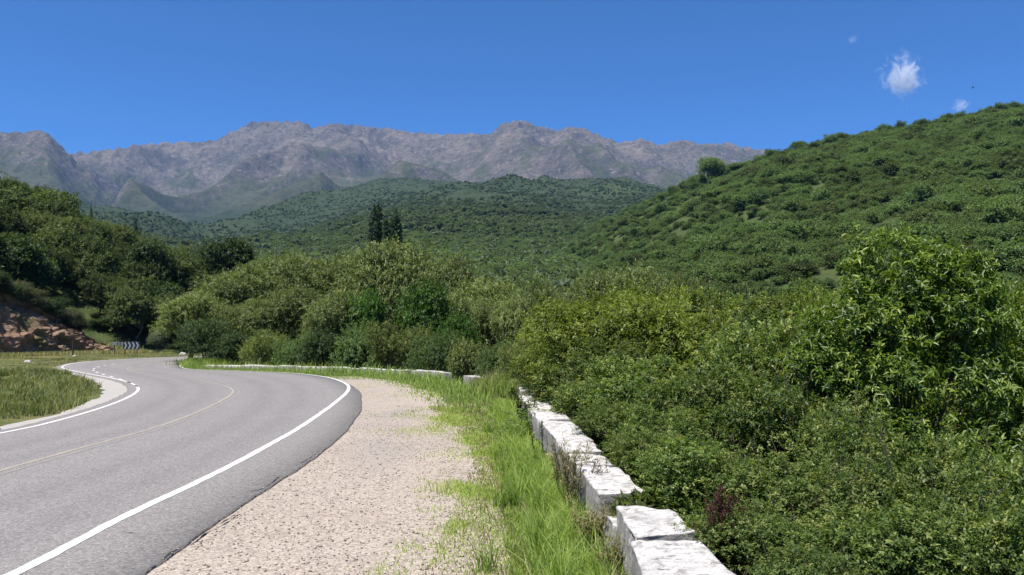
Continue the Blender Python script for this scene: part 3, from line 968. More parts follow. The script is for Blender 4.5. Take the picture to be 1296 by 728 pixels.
for i, (px, top, w, d) in enumerate(DARK):
    lab = ['dark shrub at the inside of the road bend, at the wall end', 'dark shrub growing behind the left part of the distant wall'][min(i, 1)] if i < 2 else 'dark green shrub at the foot of the grove, behind the distant low wall'
    lt = i not in (0, 1, 4)
    plant_px('dark_shrub', px, top, w, d, z_near, proto=FOOTS[i % len(FOOTS)] if lt else None, rot=rr.uniform(0, 6.28), var=i, name='shrub', cat='shrub', label='lighter green shrub at the foot of the grove, behind the distant low wall' if lt else lab, group='lighter shrubs at the foot of the grove' if lt else 'dark shrubs at the foot of the grove')

# --- yellow-green thicket right of the wall
YEL = [(690, 400, 80, 32), (722, 384, 100, 34), (770, 372, 120, 33), (830, 366, 120, 32), (880, 372, 110, 30), (930, 380, 110, 30), (985, 374, 110, 31), (1030, 366, 110, 33), (720, 424, 90, 25), (780, 404, 110, 26), (850, 402, 110, 24),
       (915, 410, 110, 23), (975, 408, 110, 23), (1040, 400, 110, 22), (1290, 372, 170, 19), (1230, 352, 150, 24), (1330, 360, 160, 20), (1080, 380, 100, 26)]
for i, (px, top, w, d) in enumerate(YEL):
    plant_px('yellow_tree', px, top, w * 1.1, d, z_near, rot=rr.uniform(0, 6.28), var=i, name='small_tree', cat='tree',
             label='yellow-green bushy tree in the thicket between the wall and the right hill', group='yellow-green trees of the thicket')

# --- olive shrubs filling the slope from the parapet to the frame edge
r = rs(7)
cand = []
for row, (d, sp, top, kind) in enumerate([(3.4, 1.35, .05, 'shrub'), (4.7, 1.5, .2, 'shrub'), (6.1, 1.7, .34, 'shrub'), (7.7, 1.9, .42, 'shrub'), (9.6, 2.1, .45, 'shrub'), (12, 2.4, .4, 'shrub'), (15, 2.8, .45, 'mid_shrub'),
                                   (19, 3.2, .9, 'mid_shrub')]):
    xw = float(np.interp(d, WALL[:120, 1], WALL[:120, 0]))
    x = xw + 1.2 + (.15 if d < 10 else .5)
    while x < .72 * d + 1.5:
        xx = x + r.uniform(-.25, .25) * sp; yy = d + r.uniform(-.3, .3) * sp
        near_wall = (x - xw) < 1.9
        tp = top + r.uniform(-.55, .3) - (.12 if near_wall and d < 10 else 0) - (.35 if near_wall and d < 6 else 0)
        if near_wall and 9 < d < 20:
            tp = min(tp, .75)
        if math.hypot(xx - 6.1, yy - 12.6) > 1.1:
            cand.append((xx, yy, tp, kind, near_wall, sp))
        x += sp * r.uniform(.95, 1.35)
for i, (x, y, tp, kind, nw, sp) in enumerate(cand):
    z = float(z_near(np.array([x]), np.array([y]))[0])
    h = max(tp - z, 1.0)
    w = sp * (1.0 if nw and y < 9 else r.uniform(1.1, 1.4))
    if kind == 'shrub':
        lab = 'small-leaved olive shrub pressed against the back of the white block wall' if nw else 'small-leaved olive green shrub on the slope beyond the white block wall'
        g = 'shrubs against the back of the wall' if nw else 'shrubs on the near slope'
    else:
        lab = 'olive green bush farther down the slope, around the big glossy tree'; g = 'bushes farther down the slope'
    plant(kind, x, y, z, h=h, w=w, rot=r.uniform(0, 6.28), var=i, name='shrub', cat='shrub', label=lab, group=g, crown_name='foliage', trunk_name='stems')

CROWNS = [('tall_shrub', 745, 446, 110, 17.5), ('tall_shrub', 812, 452, 125, 13.5), ('tall_shrub', 880, 462, 150, 11.5), ('tall_shrub', 965, 478, 160, 10.2), ('tall_shrub', 1045, 505, 150, 9.6), ('tall_shrub', 1110, 545, 170, 8.0),
          ('tall_shrub', 1235, 560, 190, 7.4), ('tall_shrub', 870, 552, 150, 7.7), ('tall_shrub', 985, 580, 170, 7.0), ('tall_shrub', 1330, 540, 190, 8.2), ('tall_shrub', 1085, 632, 220, 5.6), ('tall_shrub', 1250, 640, 230, 5.4), ('tall_shrub', 1170, 585, 190, 6.4), ('tall_shrub', 835, 515, 110, 9.8), ('tall_shrub', 930, 640, 130, 5.7), ('tall_shrub', 1020, 690, 170, 4.8),
          ('tall_shrub', 748, 480, 105, 14.2), ('tall_shrub', 712, 470, 85, 18.2), ('tall_shrub', 776, 508, 85, 11.6), ('tall_shrub', 690, 462, 70, 20.5), ('tall_shrub', 815, 545, 80, 9.2), ('tall_shrub', 770, 430, 130, 15.6), ('yellow_tree', 770, 378, 190, 17.6), ('yellow_tree', 872, 392, 170, 16.0), ('tall_shrub', 955, 404, 170, 14.5), ('tall_shrub', 1035, 420, 150, 13.5), ('yellow_tree', 715, 408, 120, 20.0), ('tall_shrub', 690, 440, 90, 22.0),
          ('yellow_tree', 832, 366, 150, 21.5), ('tall_shrub', 925, 372, 160, 20.0), ('yellow_tree', 1005, 366, 150, 20.5), ('tall_shrub', 1296, 400, 160, 14.5), ('yellow_tree', 1060, 385, 120, 18.0)]
for i, (k, px, top, wpx, d) in enumerate(CROWNS):
    yl = k == 'yellow_tree'
    plant_px(k, px, top, wpx * 1.12, d, z_near, rot=r.uniform(0, 6.28), var=i, name='small_tree' if yl else 'tall_shrub', cat='tree' if yl else 'shrub',
             label='bright yellow-green rounded tree rising behind the near shrubs, right of the wall' if yl else 'tall rounded green shrub rising above its low neighbours right of the white wall',
             group='rounded bright trees right of the wall' if yl else 'tall rounded shrubs right of the wall', crown_name='crown' if yl else 'foliage', trunk_name='trunk' if yl else 'stems')

# --- the left hillside
tree_l = []
r = rs(17)
lab_f = {'forest_tree': 'mid green bushy tree on the wooded hillside left of the road', 'dark_tree': 'dark evergreen tree on the wooded hillside left of the road'}
pts = []
tries = 0
while len(pts) < 190 and tries < 20000:
    tries += 1
    d = r.uniform(70, 172); u = r.uniform(-.72, -.2); x = u * d
    e = -float(sdist(np.array([x]), np.array([d]), FOOT)[0])
    px = 648 + u * F
    if e < (10 if px < 150 else 1.5) or e > 85:
        continue
    if any(math.hypot(x - a, d - b) < 3.6 for a, b in pts):
        continue
    pts.append((x, d))
for i, (x, d) in enumerate(pts):
    z = float(z_left(np.array([x]), np.array([d]))[0])
    k = 'dark_tree' if (r.uniform() < .28) else 'forest_tree'
    h = r.uniform(5.2, 8.4)
    plant(k, x, d, z - .6, h=h, w=h * r.uniform(.7, .95), rot=r.uniform(0, 6.28), var=i, name='tree', label=lab_f[k], group=('dark' if k == 'dark_tree' else 'green') + ' trees on the left hillside')
for px, top, w, d, lab in [(97, 246, 12, 150, 'small dark conifer spire on the left skyline, taller than the other two'), (116, 256, 9, 152, 'thin dark conifer on the left skyline, just right of the taller one'), (172, 270, 12, 150, 'dark conifer spire at the right end of the left skyline')]:
    plant_px('conifer', px, top, w, d, z_left, name='conifer_tree', label=lab, group='conifers on the left skyline')
plant_px('dark_tree', 290, 302, 74, 118, z_left, var=1, name='tree', label='big round very dark tree at the right end of the left hillside')
plant_px('forest_tree', 52, 240, 90, 128, z_left, var=2, name='tree', label='broad leafy tree highest on the left skyline')
plant_px('dark_tree', 192, 306, 52, 112, z_left, var=0, name='tree', label='dark round tree in the middle of the left hillside')
plant_px('forest_tree', 118, 318, 60, 105, z_left, var=3, name='tree', label='lighter green tree above the right end of the red bank')
# shrubs hanging over the cut and along the foot
OLIVE = [recolour(p, 'leaf_olive') for p in PROTO['dark_shrub']]
for i in range(64):
    k = int(r.uniform(0, 250)); s = r.uniform(2.6, 4.6)
    x, y = bf[k] + bn[k] * s
    g = r.uniform() < .65
    plant('dark_shrub', x, y, bH[k] - .5, proto=OLIVE[i % 3] if g else None, h=r.uniform(1.3, 2.6), w=r.uniform(2.2, 3.6), rot=r.uniform(0, 6.28), var=i, name='shrub', cat='shrub',
          label='low olive shrub overhanging the top edge of the red bank' if g else 'low dark shrub overhanging the top edge of the red bank', group=('olive' if g else 'dark') + ' shrubs along the bank top', crown_name='foliage', trunk_name='stems')
for i, (px, top, w, d) in enumerate([(150, 398, 50, 98), (180, 402, 46, 100), (222, 398, 52, 100), (240, 412, 40, 96), (128, 404, 40, 97), (205, 380, 60, 104), (165, 385, 60, 103)]):
    plant_px('dark_shrub', px, top, w, d, z_left, var=i, rot=i * 1.1, name='shrub', cat='shrub', label='dark shrub in the shade behind the chevron board', group='dark shrubs behind the road sign', crown_name='foliage', trunk_name='stems')


plant_px('dark_shrub', 200, 417, 24, 91, z_near, proto=recolour(PROTO['dark_shrub'][1], 'leaf_grey'), name='shrub', cat='shrub', label='pale grey-green shrub at the roadside right of the chevron board', crown_name='foliage', trunk_name='stems')
plant_px('dark_shrub', 234, 434, 50, 92, z_near, proto=PROTO['dark_shrub'][2], name='shrub', cat='shrub', label='low scrubby bush at the far road edge, right of the pale grey shrub', crown_name='foliage', trunk_name='stems')
r_ = rs(909)
V, Fq, v, C = crown(r_, [(0, 0, .6, .3, .25, .3), (.25, .1, .8, .2, .2, .2), (-.25, -.05, .5, .2, .2, .15)], nclump=34, per=6, clump_r=.16, slen=.14, nl=7, L=.05, W=.022, shell=.3)
tv, tf = limbs(r_, C, 1.0, trunk_r=.02, nb=9, fork=.25, stems=3)
RED = (mesh_np('red_foliage', V, Fq, M['leaf_red'], v), mesh_np('red_stems', tv, tf, M['bark']), *norm_h(V))
x, y, z = at(908, 606, 5.7)
plant(None, x, y, z - .62, h=.58, w=.34, tilt=.1, proto=RED, name='shrub', cat='shrub', label='small reddish leaved shrub among the olive shrubs behind the wall', crown_name='foliage', trunk_name='stems')

# --- valley trees seen between the left hillside and the right hill
r = rs(27)
for i in range(70):
    px = r.uniform(300, 700); d = r.uniform(125, 230)
    u = (px - 648) / F
    x = u * d
    z = float(np.maximum(z_foot(np.array([x]), np.array([d])), z_near(np.array([x]), np.array([d])))[0])
    plant('forest_tree' if r.uniform() < .75 else 'dark_tree', x, d, z - .4, h=r.uniform(5, 8.5), w=r.uniform(5, 8), rot=r.uniform(0, 6.28), var=i, name='tree', label='green tree of the valley wood behind the grove', group='trees of the valley wood')


# --- far woods: geometry-node scatter on bare points
def scatter(name, pts, scl, rot, meshes):
    c = bpy.data.collections.new(name + '_kinds')
    for k, me in enumerate(meshes):
        c.objects.link(bpy.data.objects.new('%s_kind' % name, me))
    me = bpy.data.meshes.new(name)
    me.vertices.add(len(pts)); me.vertices.foreach_set('co', np.asarray(pts, np.float32).ravel())
    a = me.attributes.new('scl', 'FLOAT_VECTOR', 'POINT'); a.data.foreach_set('vector', np.asarray(scl, np.float32).ravel())
    a = me.attributes.new('rot', 'FLOAT_VECTOR', 'POINT'); a.data.foreach_set('vector', np.asarray(rot, np.float32).ravel())
    o = link(name, me, kind='stuff')
    g = bpy.data.node_groups.new(name, 'GeometryNodeTree')
    g.interface.new_socket('Geometry', in_out='INPUT', socket_type='NodeSocketGeometry')
    g.interface.new_socket('Geometry', in_out='OUTPUT', socket_type='NodeSocketGeometry')
    i = g.nodes.new('NodeGroupInput'); ou = g.nodes.new('NodeGroupOutput')
    ci = g.nodes.new('GeometryNodeCollectionInfo')
    ci.inputs['Collection'].default_value = c
    ci.inputs['Separate Children'].default_value = True
    ci.inputs['Reset Children'].default_value = True
    ip = g.nodes.new('GeometryNodeInstanceOnPoints')
    ip.inputs['Pick Instance'].default_value = True
    at1 = g.nodes.new('GeometryNodeInputNamedAttribute'); at1.data_type = 'FLOAT_VECTOR'; at1.inputs[0].default_value = 'scl'
    at2 = g.nodes.new('GeometryNodeInputNamedAttribute'); at2.data_type = 'FLOAT_VECTOR'; at2.inputs[0].default_value = 'rot'
    lk = g.links.new
    lk(i.outputs[0], ip.inputs['Points']); lk(ci.outputs[0], ip.inputs['Instance'])
    lk(at1.outputs[0], ip.inputs['Scale']); lk(at2.outputs[0], ip.inputs['Rotation'])
    lk(ip.outputs[0], ou.inputs[0])
    md = o.modifiers.new('scatter', 'NODES'); md.node_group = g
    return o


def scl_of(r, n, lo, hi, pw=1.6):
    s = lo + (hi - lo) * r.uniform(0, 1, n) ** pw
    return np.stack([s * r.uniform(.85, 1.2, n), s * r.uniform(.85, 1.2, n), s * r.uniform(.8, 1.15, n)], 1)


def rot_of(r, n):
    return np.stack([r.uniform(-.1, .1, n), r.uniform(-.1, .1, n), r.uniform(0, 6.28, n)], 1)


r = rs(37)
n = 16500
u = r.uniform(-.16, .78, n); q = r.uniform(0, 1, n)
Dr = np.interp(u, *RD); Df = np.interp(u, [-.2, 0, .12, .22, 1.2], [165, 125, 94, 76, 66])
d = np.sqrt(Df ** 2 + q * ((Dr + 12) ** 2 - Df ** 2))
x = u * d
keep = (fbm(x * .03, d * .03, 71, 3) + .5 * perlin(x * .15, d * .15, 72) > -.55)
x, d = x[keep], d[keep]
n = len(x)
sc = np.where(r.uniform(0, 1, (n, 1)) < .06, scl_of(r, n, 1.9, 3.2, 1.6), scl_of(r, n, .75, 1.9, 1.3))
z = z_right(x, d) - .2
P = np.stack([x, d, z], 1)
show = sc[:, 0] / d
first = np.argsort(-show)[:290]
mask = np.ones(n, bool); mask[first] = False
scatter('hillside_scrub', P[mask], sc[mask], rot_of(r, mask.sum()), HB + HD)
for k in first:
    m_ = (HB + HD)[k % 7]
    o = link('bush', m_, label='green bush on the lower slope of the wooded right hill', cat='bush', group='bushes on the lower right hill')
    o.location = P[k]; o.scale = sc[k]; o.rotation_euler = (0, 0, float(k))
# trees on its crest
CREST = [recolour(p, 'leaf_hill') for p in PROTO['broad_shrub'] + PROTO['mid_shrub']]
for i, (px, top, w, d0) in enumerate([(903, 199, 44, 440), (935, 206, 30, 440), (1268, 127, 16, 366), (1284, 126, 16, 366), (1252, 131, 12, 366), (1166, 148, 14, 380), (1199, 141, 12, 376), (1214, 138, 12, 374), (1050, 166, 20, 405), (1068, 165, 16, 403), (884, 217, 22, 450), (868, 224, 18, 455), (852, 232, 16, 470), (838, 240, 14, 480), (1008, 176, 18, 420), (975, 186, 14, 430), (1120, 154, 14, 390), (1140, 150, 12, 388)]):
    lab = {0: 'largest round tree on the crest line of the right hill, left end', 1: 'smaller dark tree just right of the largest round crest tree'}.get(i, 'dark tree breaking the skyline of the right hill')
    plant_px('forest_tree', px, top + (0 if i < 2 else 3), w * (1 if i < 2 else 1.15), d0, z_right, proto=CREST[i % len(CREST)], rot=i * 1.7, name='tree', label=lab, group=None if i < 2 else 'trees on the crest of the right hill')

r = rs(47)
n = 82000
u = r.uniform(-.62, .4, n); d = 180 * (2050 / 180) ** (r.uniform(0, 1, n) ** .62)
x = u * d
keep = fbm(x * .0045, d * .0045, 91, 4) + r.normal(0, .12, n) > -.55 + smooth(900, 2000, d) * .12
x, d = x[keep], d[keep]; n = len(x)
s = scl_of(r, n, 1.6, 4.2, 2.2) * np.interp(d, [180, 500, 900, 1500, 1950], [1.0, .85, .6, .5, .35])[:, None]
P = np.stack([x, d, z_foot(x, d) - .4], 1); ro = rot_of(r, n)
nr_ = d + r.normal(0, 60, n) < 620
scatter('valley_wood', P[nr_], s[nr_], ro[nr_], HB + HD[:1] + FB)
scatter('foothill_scrub_wood', P[~nr_], s[~nr_], ro[~nr_], FB + FD)

# ------------------------------------------------------------------ stone parapet
def stone(name, quad, z0, z1, seed, parent, cuts=5, amp=.028, bev=.022):
    bm = bmesh.new()
    vs = []
    rq = random.Random(seed * 7 + 1)
    for zz in (z0, z1):
        for (x, y) in quad:
            vs.append(bm.verts.new((x, y, zz + (rq.uniform(-.022, .018) if zz == z1 else 0))))
    idx = [(3, 2, 1, 0), (4, 5, 6, 7), (0, 1, 5, 4), (1, 2, 6, 5), (2, 3, 7, 6), (3, 0, 4, 7)]
    for f in idx:
        bm.faces.new([vs[i] for i in f])
    bmesh.ops.recalc_face_normals(bm, faces=bm.faces)
    bmesh.ops.bevel(bm, geom=list(bm.edges), offset=bev, segments=2, profile=.6, affect='EDGES')
    bmesh.ops.subdivide_edges(bm, edges=[e for e in bm.edges if e.calc_length() > .12], cuts=cuts, use_grid_fill=True)
    bm.normal_update()
    o3 = Vector((seed * 3.7, seed * 1.3, seed * .7))
    for v in bm.verts:
        p = v.co
        k = mnoise.fractal(p * 2.4 + o3, 1.0, 2.0, 4) * amp * 1.15 - max(0, mnoise.noise(p * 3.3 + o3 * 2) - .25) * amp * 2.2 + abs(mnoise.noise(p * 7 + o3)) * -amp * .9 + mnoise.fractal(Vector((p.x * 4, p.y * 16, p.z * 12)) + o3, 1.0, 2.0, 3) * amp * .35
        v.co = p + v.normal * k
    me = bpy.data.meshes.new(name)
    bm.to_mesh(me); bm.free()
    for p in me.polygons:
        p.use_smooth = True
    me.materials.append(M['stone'])
    return link(name, me, parent)


wl = np.array([(-2, .7), (4, .66), (4.62, .66), (5.1, .72), (5.7, .78), (6.2, .79), (7.8, .7), (9.8, .6), (12.7, .42), (16, .3), (19, .2), (22.4, .12)])
wr = np.array([(-2, 1.27), (4.6, 1.25), (5.84, 1.22), (7.8, 1.13), (9.66, 1.05), (12, .95), (14, .86), (18, .68), (22.4, .52)])
def wx(y, t): return float(np.interp(y, t[:, 0], t[:, 1]))


near_wall = bpy.data.objects.new('stone_wall', None); COL.objects.link(near_wall)
near_wall['label'] = 'whitewashed stone block wall running along the grass beside the gravel'; near_wall['category'] = 'wall'
joints = [(-1.0, .6), (.6, .58), (2.2, .62), (3.55, .58), (5.62, .61), (6.5, .5), (6.86, .33), (7.42, .57), (9.0, .56), (9.8, .59), (10.75, .6), (13.1, .64), (14.3, .54), (15.7, .56), (17.2, .54), (18.8, .52), (20.2, .63), (22.3, .6)]
rj = random.Random(3)
for k in range(len(joints) - 1):
    y0, y1 = joints[k][0] + .012, joints[k + 1][0] - .012
    h = joints[k][1]
    a = rj.uniform(-.02, .02); b = rj.uniform(-.02, .02)
    cut_ = 8 if y0 < 10 else 4
    quad = [(wx(y0, wl) + a, y0), (wx(y0, wr) + b, y0 + rj.uniform(-.03, .03)), (wx(y1, wr) + b, y1 + rj.uniform(-.03, .03)), (wx(y1, wl) + a, y1)]
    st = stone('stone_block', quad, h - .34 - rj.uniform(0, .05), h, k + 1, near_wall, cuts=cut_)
    if k == 6:
        st['label'] = 'low sunken block overgrown between its taller neighbours'
for k, (y0, y1) in enumerate([(-1, 1.2), (1.22, 3.4), (3.42, 5.2), (5.22, 6.4), (6.42, 8.1), (8.12, 10), (10.03, 12.4), (12.43, 15), (15.03, 18), (18.03, 20.5), (20.53, 22.2)]):
    q = [(wx(y0, wl) + .035, y0), (wx(y0, wr) - .02, y0), (wx(y1, wr) - .02, y1), (wx(y1, wl) + .035, y1)]
    stone('base_stone', q, -.9, .19, 50 + k, near_wall, cuts=4 if y0 < 10 else 2, amp=.04)


def far_wall(pts, tops, label, seed):
    e = bpy.data.objects.new('stone_wall', None); COL.objects.link(e)
    e['label'] = label; e['category'] = 'wall'; e['group'] = 'distant stretches of the parapet'
    p = np.array(pts, float)
    ln = np.linalg.norm(np.diff(p, axis=0), axis=1).sum()
    nb = max(1, int(ln / 1.3))
    q = spline(pts, nb + 1) if len(pts) > 1 else p
    tz = np.interp(np.linspace(0, 1, nb + 1), np.linspace(0, 1, len(tops)), tops)
    nr = normals2(q) * .22
    rj = random.Random(seed)
    for k in range(nb):
        a, b = q[k], q[k + 1]
        dd = (b - a) * .015
        a = a + dd; b = b - dd
        quad = [tuple(a - nr[k]), tuple(b - nr[k + 1]), tuple(b + nr[k + 1]), tuple(a + nr[k])]
        top = (tz[k] + tz[k + 1]) / 2 + rj.uniform(-.03, .03)
        stone('stone_block', quad, -.5, top, seed * 20 + k, e, cuts=2, bev=.04)


def wp(px, py, ztop):
    return gp(px, py, ztop)


far_wall([wp(606, 477.2, .28), wp(592, 474.6, .27)], [.28, .27], 'short piece of white wall showing left of the tall grass clump', 5)
far_wall([wp(567, 471.6, .3), wp(545, 469.8, .28), wp(525, 468.6, .27)], [.3, .27], 'middle stretch of distant low white wall, between gaps in the grass', 6)
far_wall([wp(518, 468.2, .26), wp(470, 466, .25), wp(420, 464, .24), wp(340, 462.3, .22), wp(262, 461.3, .2)], [.26, .25, .24, .22, .2], 'longest distant white wall along the foot of the grove', 7)

# ------------------------------------------------------------------ grass
def blades(r, x, y, z, h, w, lean=.35, v=None):
    n = len(x)
    a = r.uniform(0, 6.28, n)
    la = r.uniform(0, 6.28, n); ll = h * r.uniform(.1, 1, n) * lean
    sx, sy = np.cos(a) * w / 2, np.sin(a) * w / 2
    lx, ly = np.cos(la) * ll, np.sin(la) * ll
    V = np.empty((n, 5, 3))
    V[:, 0] = np.stack([x - sx, y - sy, z], 1)
    V[:, 1] = np.stack([x + sx, y + sy, z], 1)
    V[:, 2] = np.stack([x + sx * .8 + lx * .35, y + sy * .8 + ly * .35, z + h * .55], 1)
    V[:, 3] = np.stack([x - sx * .8 + lx * .35, y - sy * .8 + ly * .35, z + h * .55], 1)
    V[:, 4] = np.stack([x + lx, y + ly, z + h * (1 - .25 * lean)], 1)
    i = np.arange(n)[:, None] * 5
    q = i + np.array([[0, 1, 2, 3]]); t = i + np.array([[3, 2, 4]])
    v = r.normal(.45, .2, n) if v is None else v
    return V.reshape(-1, 3), q, t, np.clip(v, 0, 1)


def join_blades(name, parts, mat, label=None, **kw):
    Vs, Q, T, A = [], [], [], []
    o = 0
    for V, q, t, v in parts:
        Vs.append(V); Q.append(q + o); T.append(t + o); A.append(v); o += len(V)
    q = np.concatenate(Q); t = np.concatenate(T); a = np.concatenate(A)
    me = mesh_np(name, np.concatenate(Vs), [q, t], mat, np.concatenate([a, a]))
    return link(name, me, **kw)


r = rs(57)
GRl = resamp(GR, 400)
ro = np.argsort(GRl[:, 1])
gry, grx = GRl[ro, 1], GRl[ro, 0]


def verge(n, y0, y1, pw):
    y = y0 + (y1 - y0) * r.uniform(0, 1, n) ** pw
    x0 = np.interp(y, gry, grx); x1 = np.interp(y, wl[:, 0], wl[:, 1])
    return x0, x1, y


parts = []
# mown strip next to the gravel, longer towards the wall
x0, x1, y = verge(130000, 2.5, 23, 1.5)
t = np.where(r.uniform(0, 1, len(y)) < .16, -np.abs(r.normal(0, .3, len(y))), r.uniform(-.1, 1, len(y)))
x = x0 + (x1 - x0) * t
patch = fbm(x * 1.1, y * .6, 61, 3)
k = r.uniform(0, 1, len(y)) < np.clip(np.where(t < 0, .35 + t * .35, .5 + 1.1 * t) + patch * .6, .0, 1)
x, y, t, patch = x[k], y[k], t[k], patch[k]
h = (.035 + .13 * smooth(.35, 1, t) + .07 * np.clip(patch, 0, 1)) * r.uniform(.5, 1.5, len(x))
parts.append(blades(r, x, y, np.zeros(len(x)) - .01, h, np.interp(y, [3, 10, 23], [.006, .011, .02]) * r.uniform(.7, 1.4, len(x)), .6, r.normal(.62, .17, len(x)) + .14 * patch - .22 * t))
# tufts of long grass hugging the wall
m = 560
ty = 2.8 + 19 * r.uniform(0, 1, m) ** 1.4
tx = np.interp(ty, wl[:, 0], wl[:, 1]) - np.abs(r.normal(0, .26, m)) - .02
per = 42
X = np.repeat(tx, per) + r.normal(0, .045, m * per); Yy = np.repeat(ty, per) + r.normal(0, .05, m * per)
h = np.repeat(r.uniform(.18, .5, m) * np.where(ty < 8, 1.15, 1.0), per) * r.uniform(.5, 1.2, m * per)
parts.append(blades(r, X, Yy, np.zeros(len(X)) - .01, h, np.interp(Yy, [3, 10, 23], [.007, .012, .02]), .75, np.repeat(r.normal(.42, .16, m), per) + r.normal(0, .12, m * per)))
# thin turf creeping over the gravel
for px, py, sx, sy, m in [(538, 546, .55, .5, 700), (530, 527, .5, .5, 450), (512, 500, .7, .9, 500), (565, 575, .25, .5, 200), (478, 487, .8, 1.2, 500)]:
    cx, cy = gp(px, py)
    X = cx + r.normal(0, sx, m); Yy = cy + r.normal(0, sy, m)
    parts.append(blades(r, X, Yy, np.zeros(m) - .005, r.uniform(.02, .06, m), np.full(m, .012), .9, r.normal(.7, .2, m)))
# verge of the bend, road to distant wall
n = 150000
y = r.uniform(21, 92, n); x = r.uniform(-27, 3, n)
dw = sdist(x, y, WALL); da = sdist(x, y, AEDGE)
gx = np.interp(y, gry, grx)
rightg = np.where((y < 37), x > gx + r.normal(0, .25, n), True)
k = (dw < -.25) & (da > .05) & rightg
x, y, dw = x[k], y[k], dw[k]
h = (.05 + .3 * smooth(-1.5, -.25, dw) * smooth(24, 34, y) + .1 * smooth(-3, -.3, dw) + .1 * np.clip(fbm(x * .4, y * .4, 67, 3), 0, 1)) * r.uniform(.5, 1.5, len(x))
parts.append(blades(r, x, y, np.zeros(len(x)), h, .028 * r.uniform(.7, 1.4, len(x)), .6, r.normal(.45, .18, len(x)) + .15 * fbm(x * .3, y * .3, 68, 3)))
join_blades('grass', parts, M['grass'], kind='stuff')
parts = []
# field on the left
n = 330000
x = r.uniform(-52, -9.5, n); y = 12 + 78 * r.uniform(0, 1, n) ** 1.15
dl = sdist(x, y, LEFT)
APd = sdist(x, y, AP)
fo = sdist(x, y, FOOT)
k = (dl < -.5) & (fo > .2) & ((APd < -.08) | (y > 44)) & (x / y > -.75)
x, y, fo = x[k], y[k], fo[k]
pt = fbm(x * .22, y * .22, 69, 4)
k = r.uniform(0, 1, len(x)) < np.clip(.6 + pt * 1.6, .02, 1)
x, y, pt = x[k], y[k], pt[k]
h = (.06 + .2 * np.clip(pt + .1, 0, 1) ** 1.3) * r.uniform(.5, 1.5, len(x)) * np.interp(y, [20, 46, 70], [1.15, 1, .6])
zz = z_near(x, y)
parts.append(blades(r, x, y, zz, h, np.interp(y, [15, 40, 90], [.016, .03, .06]) * r.uniform(.7, 1.4, len(x)), .6, r.normal(.55, .24, len(x)) - .35 * pt + .3 * smooth(40, 52, y) + .5 * (fbm(x * .35, y * .2, 70, 3) > .25)))
m = 2600
ty = 15 + 32 * r.uniform(0, 1, m) ** 1.2; tx = r.uniform(-30, -10, m)
k = (sdist(tx, ty, LEFT) < -.5) & ((sdist(tx, ty, AP) < -.15) | (ty > 44)) & (fbm(tx * .22, ty * .22, 69, 4) > -.12)
tx, ty = tx[k], ty[k]; m = len(tx); per = 26
X = np.repeat(tx, per) + r.normal(0, .12, m * per); Yy = np.repeat(ty, per) + r.normal(0, .12, m * per)
h = np.repeat(r.uniform(.15, .5, m), per) * r.uniform(.5, 1.2, m * per)
parts.append(blades(r, X, Yy, z_near(X, Yy), h, np.interp(Yy, [15, 40], [.018, .034]), .8, np.repeat(r.normal(.42, .2, m), per) + r.normal(0, .12, m * per)))
n = 26000
k = r.randint(0, len(bf), n); o_ = r.normal(-.3, .9, n)
X = bf[k, 0] + bn[k, 0] * o_ + r.normal(0, .3, n); Yy = bf[k, 1] + bn[k, 1] * o_ + r.normal(0, .3, n)
ok = sdist(X, Yy, LEFT) < -.8
X, Yy, o_ = X[ok], Yy[ok], o_[ok]
parts.append(blades(r, X, Yy, np.maximum(o_, 0) * .55, r.uniform(.15, .6, len(X)), np.full(len(X), .05), .7, r.normal(.75, .22, len(X))))
join_blades('field_grass', parts, M['field_grass'], kind='stuff')

x0, x1, y = verge(7000, 2.8, 23, 1.5)
t = r.uniform(-.1, 1, len(y)); x = x0 + (x1 - x0) * t
join_blades('dry_grass', [blades(r, x, y, np.zeros(len(x)), (.05 + .2 * np.clip(t, 0, 1)) * r.uniform(.5, 1.4, len(x)), np.interp(y, [3, 10, 23], [.005, .009, .018]), 1.1, r.normal(.75, .2, len(x)))], M['dry_stalk'], kind='stuff')
# loose stones on the shoulder
n = 9000
y = 4 + 18 * r.uniform(0, 1, n) ** 1.7
x = r.uniform(-4.2, -.3, n)
k = (sdist(x, y, AEDGE) > -.25 * r.uniform(0, 1, n) ** 3 + .06) & (x < np.interp(y, gry, grx) + .15)
x, y = x[k], y[k]; n = len(x)
s = r.uniform(.004, .013, n) * r.choice([1, 1, 1, 1.6], n)
oct_ = np.array([(1, 0, 0), (0, 1, 0), (-1, 0, 0), (0, -1, 0), (0, 0, .8), (0, 0, -.6)], float)
a = r.uniform(0, 6.28, n)
V = oct_[None] * s[:, None, None] * r.uniform(.6, 1.3, (n, 6, 1))
V = np.stack([V[:, :, 0] * np.cos(a)[:, None] - V[:, :, 1] * np.sin(a)[:, None], V[:, :, 0] * np.sin(a)[:, None] + V[:, :, 1] * np.cos(a)[:, None], V[:, :, 2]], 2)
V += np.stack([x, y, np.where(sdist(x, y, AEDGE) < .06, .026, .006)], 1)[:, None]
tf = np.array([(0, 1, 4), (1, 2, 4), (2, 3, 4), (3, 0, 4), (1, 0, 5), (2, 1, 5), (3, 2, 5), (0, 3, 5)])
T = (np.arange(n)[:, None, None] * 6 + tf[None]).reshape(-1, 3)
m = N('pebble')
c = m.ramp(m.attr(), (0, (.18, .15, .125)), (.3, (.34, .285, .235)), (1, (.5, .44, .375)))
m.done(c, .9, .2)
link('gravel', mesh_np('gravel', V.reshape(-1, 3), T, m.m, np.repeat(r.uniform(0, 1, n), 8)), kind='stuff')

